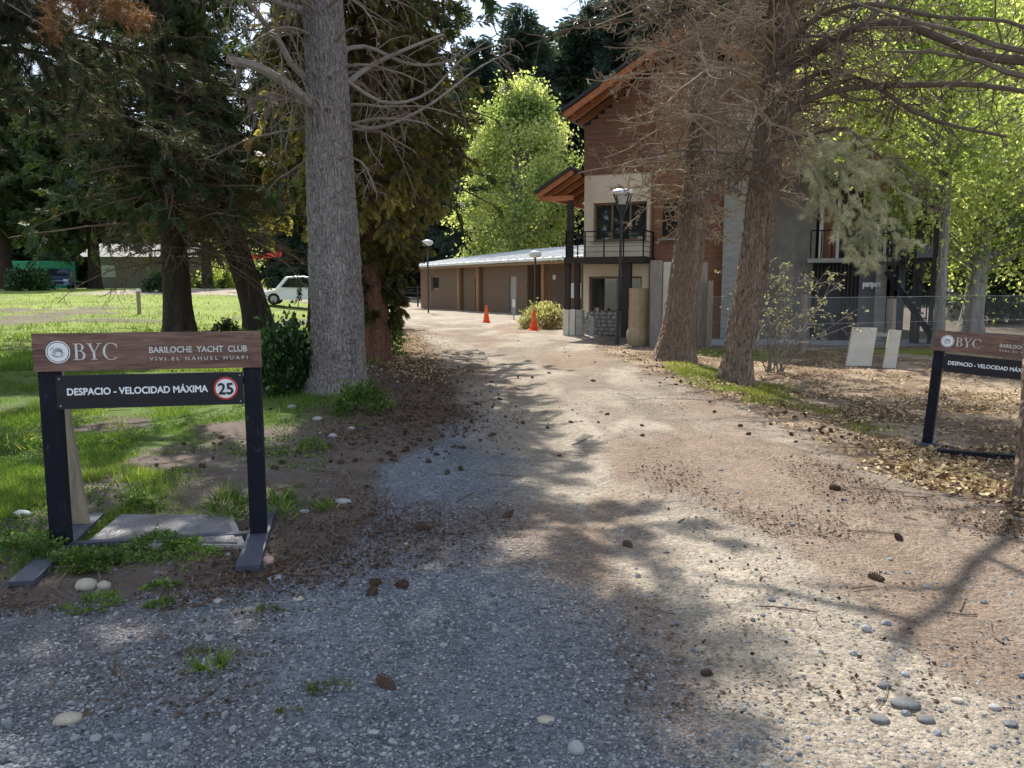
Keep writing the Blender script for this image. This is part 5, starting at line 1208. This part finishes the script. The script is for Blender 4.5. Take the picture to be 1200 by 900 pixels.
# ---- the two bare pines at right
def bare_pine(px, py, rows_px, label, seed, zdead, ndead, explicit=(), live=None, overhead=(), hh=18, crown0=13.5):
    x, y = gnd(px, py, -.05); z0 = Hs(x, y); t = tree_root('pine_tree', label, (x, y, z0)); rows = []
    for a, b, w in rows_px: p = pt(a, b, y); rows.append((p.x-x, 0, p.z-z0, w*y/F/2*.90))
    l = rows[-1]; rows = [(rows[0][0], 0, -.35, rows[0][3]*1.05)]+rows+[(l[0]+.15, .1, l[2]+2.5, l[3]*.75), (l[0]+.2, .2, hh, .04)]
    mb = MB(); P = trunk_mesh(mb, rows, 380, 112, .046, 4.5, 3.2, seed, .22, .30, 7.5); mb.build('trunk', M['bark_pine'], t, smooth=True)
    mb = MB()
    S, D, L = whorls(P, np.linspace(zdead[0], zdead[1], ndead), 5, lambda z: np.interp(z, [zdead[0], zdead[0]+1.3, zdead[1]], [.8, 2.3, 2.9]), (-12, 22)); k0 = grow(S, D, L, 8, .35, .12, .35); add_tubes(mb, k0, .022, .008, 5)
    k1, _ = kids(k0, 12, .2, .42, .12, 1, (35, 75), .8, 6, .25, .2, .5); add_tubes(mb, k1, .012, .006, 3)
    k2, _ = kids(k1, 5, .25, .6, .15, 1, (30, 75), .8, 5, .1, .22, .5); add_tubes(mb, k2, .008, .0045, 3)
    k3, _ = kids(k2, 1, .3, .7, .2, 1, (30, 75), .8, 4, 0, .2); add_tubes(mb, k3, .006, .0035, 3)
    o = mb.build('dead_branches', M['twig'], t); o['kind'] = 'stuff'
    if explicit:
        mb = MB(); bs = []
        for pix, r0, r1 in explicit:
            pp = spline([tuple(pt(a, b, c)-Vector((x, y, z0))) for a, b, c in pix], 16); mb.tube(pp, np.linspace(r0, r1, 16), 8, 0); bs.append(pp)
        bs = np.array(bs)
        k1, _ = kids(bs, 27, .18, .42, .08, 1, (40, 85), .9, 8, .7, .18, .5); add_tubes(mb, k1, .013, .006, 4)
        k2, _ = kids(k1, 5, .25, .6, .1, 1, (30, 75), .8, 6, .3, .2, .3); add_tubes(mb, k2, .008, .004, 3)
        o = mb.build('long_branches', M['twig_dark2'], t); o['kind'] = 'stuff'
    if live:
        pos = []; dr_ = []; mb = MB()
        for pix, n_ in live:
            pp = spline([tuple(pt(a, b, c)-Vector((x, y, z0))) for a, b, c in pix], 10)[None]; add_tubes(mb, pp, .014, .006, 5)
            k1, _ = kids(pp, n_, .22, .5, .15, 1, (25, 60), .8, 5, .5, .15); add_tubes(mb, k1, .006, .003, 3); p, d = along(k1, 7, .2); pos.append(p); dr_.append(d); p, d = along(pp, 26, .3); pos.append(p); dr_.append(d)
        p = np.concatenate(pos); d = np.concatenate(dr_); foliage('foliage', needle_tuft(34, 7, 1.7), p, d+rng.normal(0, .3, p.shape), (.07, .115), M['pine_leaf'], t, clump_tint(p, 3, 8)+.1)
        bc = np.array([list(pt(a_, b_, 12.3)-Vector((x, y, z0))) for a_, b_ in ((1028, 185), (1036, 192), (1030, 205), (1040, 212), (1034, 222))]); q = np.repeat(bc, 45, 0)+rng.normal(0, .045, (225, 3)); foliage('brown_foliage', needle_tuft(14, 9, 1.5), q, rng.normal(0, 1, q.shape), (.05, .09), M['brown_leaf'], t)
        o = mb.build('live_twigs', M['twig'], t); o['kind'] = 'stuff'
    if overhead:
        mb = MB(); bs = np.array([spline(q, 14) for q in overhead]); add_tubes(mb, bs, .062, .03, 8); k1, _ = kids(bs, 13, .16, .36, .15, 1, (35, 75), .5, 8, .2, .16, .3); add_tubes(mb, k1, .028, .010, 5)
        k2, _ = kids(k1, 6, .25, .6, .1, 1, (30, 75), .7, 6, .2, .2); add_tubes(mb, k2, .012, .005, 3); o = mb.build('overhead_branches', M['twig_dark2'], t); o['kind'] = 'stuff'
    S, D, L = whorls(P, np.linspace(7.2, 12.2, 9), 3, lambda z: 3.6, (-8, 18), lambda q: q.uniform(1.6, 5.0) if q.random() < .7 else q.uniform(0, 6.28)); k0 = grow(S, D, L, 9, .3, .13, .3); mb = MB(); add_tubes(mb, k0, .05, .014, 6)
    k1, _ = kids(k0, 9, .25, .5, .12, 1, (35, 75), .8, 7, .3, .18, .4); add_tubes(mb, k1, .016, .006, 4); k2, _ = kids(k1, 4, .3, .6, .2, 1, (30, 70), .8, 5, .2, .2); add_tubes(mb, k2, .008, .004, 3)
    o = mb.build('upper_branches', M['twig_dark2'], t); o['kind'] = 'stuff'
    # sparse live top
    S, D, L = whorls(P, np.arange(crown0, hh-.6, .55), 5, lambda z: 1.5*(1-(z-crown0)/(hh-crown0+2))+.3, (-10, 25)); k0 = grow(S, D, L, 7, .3, .08); mb = MB(); add_tubes(mb, k0, .035, .01, 4)
    k1, _ = kids(k0, 7, .25, .5, .2, 1, (35, 65), .5, 5, .3, .12); add_tubes(mb, k1, .010, .004, 3); o = mb.build('branches', M['twig'], t); o['kind'] = 'stuff'
    p, d = along(k1, 5, .2); foliage('foliage', needle_tuft(10, 3, .9), p, d+rng.normal(0, .3, p.shape), (.12, .2), M['olive_leaf'], t)
    return t
bare_pine(789, 424, [(790, 424, 48), (797, 370, 42), (806, 300, 38), (815, 230, 35), (822, 160, 32), (826, 90, 30), (828, 0, 27)],
          'thick barked bare pine behind its neighbour, left of the two at the house', 21, (2.9, 8.2), 26)
bare_pine(860, 448, [(860, 448, 40), (867, 400, 36), (882, 320, 36), (893, 240, 38), (903, 160, 37), (910, 90, 35), (918, 0, 32)],
          'leaning thick barked pine nearer the drive, right of the two at the house', 22, (3.2, 7.0), 20,
          overhead=([(0, 0, 6.9), (-1.5, -3.0, 6.5), (-2.6, -4.4, 6.35), (-3.3, -5.2, 6.3)], [(0, 0, 7.9), (-.7, -2.6, 7.5), (-1.3, -4.4, 7.2), (-1.6, -5.6, 7.0)], [(0, 0, 6.6), (.6, -2.2, 6.5), (.9, -4.0, 6.3), (.7, -5.4, 6.2)], [(0, 0, 7.2), (-.5, -3.2, 6.9), (-.4, -5.4, 6.6), (-.9, -7.0, 6.5)]),
          explicit=[([(915, 75, 13.1), (1000, 35, 12.6), (1055, 28, 12.2), (1120, 52, 11.8), (1165, 68, 11.5), (1235, 72, 11.2)], .05, .07),
                    ([(905, 150, 13.1), (945, 118, 12.9), (1000, 103, 12.6), (1090, 99, 12.2), (1150, 100, 12), (1230, 112, 11.8)], .055, .035),
                    ([(915, 120, 13.1), (960, 85, 12.8), (1020, 98, 12.5), (1070, 130, 12.2), (1120, 148, 12), (1180, 160, 11.8)], .05, .02),
                    ([(910, 90, 13.1), (960, 60, 13.3), (1010, 30, 13.5), (1050, -10, 13.6), (1080, -50, 13.6)], .05, .03),
                    ([(905, 165, 13.1), (950, 158, 12.8), (990, 150, 12.5), (1020, 175, 12.3), (1060, 205, 12.2), (1090, 245, 12)], .03, .01),
                    ([(915, 60, 13.1), (960, 20, 12.6), (1020, 5, 12), (1100, 20, 11.5), (1180, 25, 11), (1240, 50, 10.6)], .04, .02),
                    ([(898, 195, 13.1), (870, 182, 12.8), (840, 178, 12.6), (800, 176, 12.4), (770, 180, 12.2)], .03, .01),
                    ([(896, 215, 13.1), (870, 200, 12.8), (850, 205, 12.6), (830, 220, 12.4), (815, 240, 12.2)], .025, .008)],
          live=[([(915, 150, 13), (950, 165, 12.5), (985, 200, 12.2), (1000, 250, 12.1)], 30), ([(940, 160, 12.7), (955, 200, 12.4), (985, 260, 12.3), (1000, 300, 12.3)], 28), ([(985, 190, 12.3), (1010, 205, 12.2), (1030, 240, 12.1), (1060, 290, 12)], 28),
                ([(960, 170, 12.5), (1000, 180, 12.2), (1035, 205, 12), (1065, 235, 12)], 24), ([(1000, 210, 12.2), (1010, 250, 12.1), (1015, 290, 12.1), (1018, 310, 12.1)], 22), ([(925, 150, 12.9), (940, 180, 12.7), (960, 215, 12.6), (975, 245, 12.5)], 22)])
# brown dead clump hanging by the house corner
# ---- near trunk at the right frame edge
def edge_tree():
    x, y = gnd(1204, 578); z0 = Hs(x, y); t = tree_root('pine_tree', 'near pine trunk cut by the right edge of the picture', (x, y, z0)); rows = []
    for a, b, w in [(1219, 580, 50), (1218, 520, 44), (1222, 440, 42), (1227, 380, 41), (1242, 250, 40), (1262, 100, 38)]: p = pt(a, b, y); rows.append((p.x-x, 0, p.z-z0, w*y/F/2))
    l = rows[-1]; rows = [(rows[0][0], 0, -.3, rows[0][3])]+rows+[(l[0]+.5, .1, 7, .14), (l[0]+.7, .1, 13, .03)]
    mb = MB(); P = trunk_mesh(mb, rows, 300, 100, .03, 4.5, 5, 31, .15, .25, 4); mb.build('trunk', M['bark_pine'], t, smooth=True)
    S, D, L = whorls(P, np.arange(3.0, 9, .4), 4, lambda z: 1.9, (-5, 30), None); k0 = grow(S, D, L, 8, .4, .12, .3); mb = MB(); add_tubes(mb, k0, .028, .008, 5)
    k1, _ = kids(k0, 6, .25, .45, .12, 1, (35, 75), .8, 6, .3, .2); add_tubes(mb, k1, .010, .004, 4); o = mb.build('branches', M['twig_dark2'], t); o['kind'] = 'stuff'
    S, D, L = whorls(P, np.arange(8.5, 12.6, .45), 5, lambda z: 1.5, (0, 30)); k0 = grow(S, D, L, 7, .3, .1); k1, _ = kids(k0, 6, .25, .45, .2, 1, (35, 75), .8, 5, .3, .2); mb = MB(); add_tubes(mb, k0, .02, .008, 4); add_tubes(mb, k1, .008, .004, 3); o = mb.build('branches', M['twig_dark2'], t); o['kind'] = 'stuff'
    p, d = along(k1, 6, .2); foliage('foliage', needle_tuft(10, 3, .9), p, d, (.12, .2), M['olive_leaf'], t)
edge_tree()

# ---- broadleaf trees
def broadleaf(name, label, px, Yd, h, r_trunk, center, radii, ncl, nl, ls, leaf, barkm, lean=0, seed=1, group=None, hang=0, cl_r=.8, z0=None, conic=0.0):
    """center/radii of the crown ellipsoid in metres relative to the trunk base"""
    x = pt(px, 335, Yd).x; zb = Hs(x, Yd) if z0 is None else z0; t = tree_root(name, label, (x, Yd, zb), group)
    mb = MB(); P = trunk_mesh(mb, [(0, 0, -.3, r_trunk*1.1), (lean*.1*h, 0, h*.12, r_trunk), (lean*.3*h, 0, h*.4, r_trunk*.7), (lean*.4*h, 0, h*.7, r_trunk*.35), (lean*.4*h, 0, h*.95, .02)], 80, 28, .03, 4, 1.4, seed)
    mb.build('trunk', barkm, t, smooth=True)
    u = norm(rng.normal(0, 1, (ncl, 3))); rad = rng.uniform(.35, 1.0, ncl)**.5; rad *= .70+.6*vnoise(u[:, 0]*2.2+5, u[:, 1]*2.2, u[:, 2]*2.2, s=seed)
    c = np.array(center)+u*rad[:, None]*np.array(radii); c[:, 2] = np.maximum(c[:, 2], center[2]-radii[2]*.9)
    cf = 1-conic*np.clip((c[:, 2]-center[2])/radii[2], -.4, 1); c[:, 0] = center[0]+(c[:, 0]-center[0])*cf; c[:, 1] *= cf
    zs = np.clip(c[:, 2]-np.linalg.norm(c[:, :2]-P[len(P)//2, :2], axis=1)*.7, h*.15, h*.9); st_ = np.array([[np.interp(z, P[:, 2], P[:, 0]), 0, z] for z in zs]); mid = (st_+c)/2+rng.normal(0, .25, c.shape)
    pp = np.stack([st_, mid, c], 1); tt = np.linspace(0, 1, 7)[None, :, None]; pp = (1-tt)**2*pp[:, :1]+2*tt*(1-tt)*pp[:, 1:2]+tt**2*pp[:, 2:]
    mb = MB(); add_tubes(mb, pp, .035*h/10, .008, 4); o = mb.build('branches', barkm, t); o['kind'] = 'stuff'
    ii = np.repeat(np.arange(ncl), nl); off = rng.normal(0, 1, (len(ii), 3))*cl_r*np.array([1, 1, .75 if not hang else 1.3]); 
    if hang: off[:, 2] -= abs(rng.normal(0, hang, len(ii)))
    pos = c[ii]+off; D = rng.normal(0, 1, pos.shape)+[0, 0, -.6]
    foliage('foliage', LEAF, pos, D, ls, leaf, t, clump_tint(pos, .55, seed, .5)+.05+rng.normal(0, .1, len(pos)))
    return t
p1 = pt(608, 95, 60); p0_ = pt(608, 345, 60)
broadleaf('deciduous_tree', 'bright lime green deciduous tree rising behind the annex roof', 606, 62, 17.5, .3, (0, 0, 9.4), (4.6, 3.0, 8.0), 190, 215, (.16, .30), M['green_leaf'], M['bark_birch'], seed=41, cl_r=.56, conic=.40)
broadleaf('birch_tree', 'leaning mottled birch with bright hanging foliage at right beyond the fence', 1140, 27.5, 13, .30, (.4, 0, 7.4), (5.4, 1.9, 4.7), 190, 170, (.09, .19), M['birch_leaf'], M['bark_birch'], lean=.10, seed=42, hang=.8, cl_r=.42)
broadleaf('birch_tree', 'thin pale birch stem in front of the stair, its bright leaves crossing the house end', 1103, 21.6, 11, .12, (-.9, 0, 7.4), (2.9, 1.5, 3.6), 95, 150, (.09, .18), M['birch_leaf'], M['bark_birch'], lean=.0, seed=43, hang=.6, cl_r=.38)
broadleaf('deciduous_tree', 'sunlit bright green tree filling the upper right behind the pine branches', 1120, 38, 18, .3, (1.5, 0, 11.5), (6.5, 2.0, 7.2), 200, 165, (.13, .24), M['green_leaf'], M['bark_birch'], seed=44, cl_r=.6)
for i, (px, Yd, h_) in enumerate([(1190, 34, 4.2), (1235, 37, 5)]):
    broadleaf('evergreen_bush', ['dark evergreen bush behind the fence at the right edge', 'dark bush partly cut off behind the right edge of the fence'][i], px, Yd, h_, .12, (0, 0, h_*.5), (2.6, 1.6, h_*.5), 90, 110, (.12, .25), M['ivy_leaf'], M['bark_dark'], seed=45+i, cl_r=.4)
broadleaf('deciduous_tree', 'light green low tree above the hedge beside the far car park', 262, 84, 5.5, .15, (0, 0, 3.2), (3.6, 2, 2.6), 70, 110, (.2, .4), M['green_leaf'], M['bark_dark'], seed=50, cl_r=.5)

def bush(name, label, cat, px, py, rx, rz, n, ls, leaf, seed, Yd=None, cl=26, proto=LEAF, ry=None, stems=True):
    if Yd is None: x, y = gnd(px, py)
    else: x, y = pt(px, py, Yd).x, Yd
    z0 = Hs(x, y); t = thing(name, label, cat, (x, y, z0)); ry = ry or rx*.8
    u = norm(rng.normal(0, 1, (cl, 3))); u[:, 2] = abs(u[:, 2]); c = u*np.array([rx, ry, rz*1.0])*rng.uniform(.55, .9, cl)[:, None]+[0, 0, rz*.08]
    ii = rng.integers(0, cl, n); pos = c[ii]+rng.normal(0, 1, (n, 3))*np.array([rx, ry, rz])*.16; pos[:, 2] = np.maximum(pos[:, 2], .02)
    D = norm(pos)+rng.normal(0, .5, pos.shape)+[0, 0, .25]; foliage('foliage', proto, pos, D, ls, leaf, t, clump_tint(pos, 2.5/rx, seed, .4))
    if stems:
        pp = np.stack([np.zeros_like(c), c*.5+[0, 0, .1*rz], c], 1); mb = MB(); add_tubes(mb, pp, .012*max(rx, .6), .004, 4); o = mb.build('stems', M['twig_dark'], t); o['kind'] = 'stuff'
    return t
bush('pale_shrub', 'pale yellow green rounded shrub beside the nearer traffic cone', 'shrub', 637, 385, .98, .92, 3600, (.06, .12), M['shrub_leaf'], 61, cl=34)
bush('clipped_bush', 'low round dark bush on the sunny lawn between the two dark trunks', 'shrub', 266, 388, .42, .5, 1500, (.04, .08), M['fir_leaf'], 62, Yd=25)
bush('holly_bush', 'dark glossy leaved bush against the left side of the big grey trunk', 'shrub', 333, 470, .44, .98, 2600, (.05, .10), M['ivy_leaf'], 63, cl=44, ry=.45)
bush('hedge', 'sunlit yellow green hedge at the far side of the car park', 'hedge', 262, 348, 3.4, 2.3, 2600, (.2, .4), M['green_leaf'], 64, Yd=78, cl=30)
bush('dark_bush', 'dark bush under the trees at the far end of the lawn, by the cars', 'shrub', 36, 343, 1.5, 1.7, 1700, (.15, .3), M['ivy_leaf'], 65, Yd=58, cl=26)
bush('dark_bush', 'dark bush below the cabin between straight trunk and lawn stake', 'shrub', 190, 346, 1.2, 1.2, 1300, (.15, .3), M['ivy_leaf'], 66, Yd=55, cl=20)
bush('herb_clump', 'leafy green herbs growing at the foot of the big grey trunk', 'weed', 424, 488, .34, .36, 1500, (.03, .06), M['weed'], 67, ry=.35, stems=False)
bush('herb_clump', 'ivy and pale leaves at the foot of the reddish cypress trunk', 'weed', 448, 424, .42, 1.0, 2200, (.05, .08), M['weed'], 68, stems=False)
# sparse shrub by the fence
def fence_shrub():
    x, y = gnd(888, 424); t = thing('leggy_shrub', 'sparse leggy shrub with few yellowish leaves leaning right of the nearer pine', 'shrub', (x+.1, y-.5, Hs(x, y)))
    S = np.zeros((16, 3)); S[:, 0] = rng.uniform(-.15, .3, 16); D = np.stack([rng.normal(.25, .35, 16), rng.normal(0, .2, 16), np.ones(16)], 1)
    k0 = grow(S, D, rng.uniform(1.5, 2.7, 16), 8, .3, .15); mb = MB(); add_tubes(mb, k0, .014, .005, 5); k1, _ = kids(k0, 9, .2, .45, .2, 1, (30, 70), .8, 6, .7, .2); add_tubes(mb, k1, .006, .003, 3); k2, _ = kids(k1, 4, .25, .5, .2, 1, (30, 70), .8, 5, .4, .2); add_tubes(mb, k2, .004, .002, 3)
    o = mb.build('stems', M['twig_grey'], t); o['kind'] = 'stuff'; p, d = along(k2, 3, .4); ok = p[:, 2] > .7+rng.random(len(p))*.6; foliage('foliage', LEAF, p[ok], d[ok]+rng.normal(0, .4, d[ok].shape), (.03, .06), M['shrub_leaf'], t)
fence_shrub()
# weeds near the left sign, each a small rosette
def weed(px, py, r, h, label, n=220, mat='weed', ls=(.02, .045), proto=LEAF):
    x, y = gnd(px, py); bush('weed', label, 'weed', px, py, r, h, n, ls, M[mat], int(px), cl=14, stems=False, ry=r*.7, proto=proto)
for a in [(100, 662, .27, .09, 'broad leafy weed patch between the feet of the left sign', 2000), (188, 640, .20, .08, 'low clover like weeds in front of the cover plate', 1100), (232, 652, .13, .10, 'pale green weed in front of the left sign crossbar', 300),
          (165, 595, .20, .12, 'dark leafy weed behind the cover plate of the left sign', 500), (110, 712, .16, .07, 'low weed between the tan stones and the gravel', 260), (366, 530, .16, .14, 'small green herb on the bank below the big trunk', 350),
          (28, 655, .25, .13, 'weed patch by the left sign foot at the picture edge', 1200), (230, 768, .07, .012, 'tiny green tuft in the grey gravel below the left sign', 90, 'moss'), (388, 812, .10, .014, 'mossy green tuft in the grey gravel near the lone cone', 160, 'moss'), (312, 722, .09, .04, 'olive tuft on the edge of dirt and gravel', 150, 'moss'),
          (190, 712, .07, .04, 'small weed on dirt right of the tan stones', 110), (338, 842, .05, .02, 'tiny weed in the bottom gravel', 60, 'moss'), (188, 690, .09, .04, 'flat weed on dirt near the larger tan stone', 120)]:
    weed(*a[:6], mat=(a[6] if len(a) > 6 else 'weed'), ls=((.008, .018) if len(a) > 6 else (.014, .032)))
for px, py, r, h, lab, n in [(268, 608, .16, .20, 'grass tuft on the right corner of the cover plate', 260), (330, 606, .14, .16, 'grass tuft right of the left sign post', 200), (250, 790, .06, .05, 'olive grass tuft in gravel below the left sign', 70), (150, 520, .3, .2, 'long grass tuft behind the left sign near the stake', 420), (20, 530, .3, .2, 'long grass tuft at the left picture edge', 380), (385, 598, .07, .05, 'yellow green tuft on dirt left of the drive', 80)]:
    bush('grass_tuft', lab, 'grass tuft', px, py, r, h, n, (.06, .13), M['grass'], int(px), cl=12, proto=BLADE, stems=False)

# ---- background spruces
def spruce_proto(h, r, seed, n=2600):
    rg = np.random.default_rng(seed); z = h*(1-rg.random(n)**.6*.97); rad = r*(1-z/h)**.8*(.8+.4*vnoise(z*1.2, z*0, s=seed)); a = rg.random(n)*2*math.pi; q = rg.random(n)**.45
    w = np.sin(z*2.2+seed)*.12; pos = np.stack([np.cos(a)*rad*q, np.sin(a)*rad*q, z-rad*q*.35+w], 1); D = np.stack([np.cos(a), np.sin(a), -.35+rg.normal(0, .25, n)], 1)
    return pos, D
protos = []
def spruce(px, Yd, h, r, label, k, group):
    x = pt(px, 335, Yd).x; t = thing('spruce_tree', label, 'tree', (x, Yd, Hs(x, Yd)), R(random.uniform(0, 360)), group); global protos
    if len(protos) <= k:
        mb = MB(); mb.tube([(0, 0, -.5), (0, 0, 12), (0, 0, 23.5)], [.35, .22, .03], 8); tr = mb.build('trunk', M['bark_dark'], t)
        pos, D = spruce_proto(24, 3.6, k+1, 5200); fo = foliage('foliage', SPR[k % 3], pos, D, (.9, 1.7), M['spruce_leaf'], t, clump_tint(pos, .5, k)); protos.append((tr, fo))
    else:
        for s in protos[k]: c = s.copy(); C.objects.link(c); c.parent = t
    t.scale = (r/3.6, r/3.6, h/24); return t
G = 'dark spruces standing behind the annex and the house'
protos = []
lst = [(612, 96, 33.7, 6), (562, 94, 29.6, 5), (640, 110, 35.4, 6), (541, 98, 25.5, 6), (552, 104, 30.3, 5), (576, 108, 30.3, 6), (590, 112, 32.5, 6), (628, 104, 31.7, 6), (652, 98, 29.6, 6), (664, 106, 34.7, 6), (676, 95, 31.9, 6.5), (692, 100, 35.2, 6.5), (710, 104, 38.5, 7), (730, 96, 36.6, 7), (505, 110, 32.2, 6), (522, 112, 29.7, 6),
       (760, 88, 30, 5), (470, 95, 26, 5), (800, 86, 32, 5), (840, 82, 30, 5), (540, 110, 25, 6), (575, 116, 23, 6), (885, 84, 30, 5), (925, 88, 30, 5),
       (965, 76, 27, 5), (1010, 80, 28, 5), (440, 100, 27, 5.5), (410, 96, 26, 5), (375, 98, 24, 5), (335, 104, 22, 5.5), (300, 100, 17, 5), (700, 112, 30, 7), (660, 120, 26, 7), (265, 106, 16, 5.5), (225, 102, 15, 5), (185, 108, 17, 5.5), (145, 104, 17, 5), (105, 100, 18, 5), (65, 106, 27, 5.5), (25, 102, 26, 5), (-15, 100, 26, 5), (1060, 70, 24, 4.6), (1120, 76, 25, 5), (1180, 70, 24, 5), (1240, 74, 25, 5),
       (780, 90, 33, 7), (515, 104, 26, 6), (820, 90, 34, 7), (860, 92, 34, 7), (905, 90, 33, 7), (945, 88, 32, 7), (520, 125, 26, 8), (600, 128, 26, 8), (480, 118, 26, 7)]
for i, (px, Yd, h_, r_) in enumerate(lst):
    lab = 'dark spruce in the wood behind the house and annex'
    if i == 0: lab = 'tallest pointed dark spruce against the cloud gap above the lime green tree'
    if i == 1: lab = 'pointed dark spruce left of the tallest one, above the lime tree'
    if i == 2: lab = 'pointed dark spruce right of the tallest one, above the lime tree'
    spruce(px, Yd, h_, r_, lab, min(i, 2) if i < 3 else i % 3, G)
# distant wooded rise closing the view
def far_wood():
    n = 26000; a = rng.uniform(-1.05, 1.05, n); d = rng.uniform(135, 170, n); x = np.sin(a)*d; y = np.cos(a)*d; hh = 6+9*fbm(a*9, a*0, s=5, o=3); z = H(x, y)+rng.random(n)**.8*hh*(.6+.5*vnoise(a*60, a*0, s=8))
    pos = np.stack([x, y, z], 1); D = rng.normal(0, 1, pos.shape)+[0, 0, -.4]; o = foliage('far_wood', SPR[1], pos, D, (2.0, 3.8), M['spruce_leaf'], None, clump_tint(pos, .15, 4)); return o
far_wood()
n_t = sum(len(o.data.polygons) for o in bpy.data.objects if o.type == 'MESH'); print('POLYS', n_t, 'objs', len(bpy.data.objects))
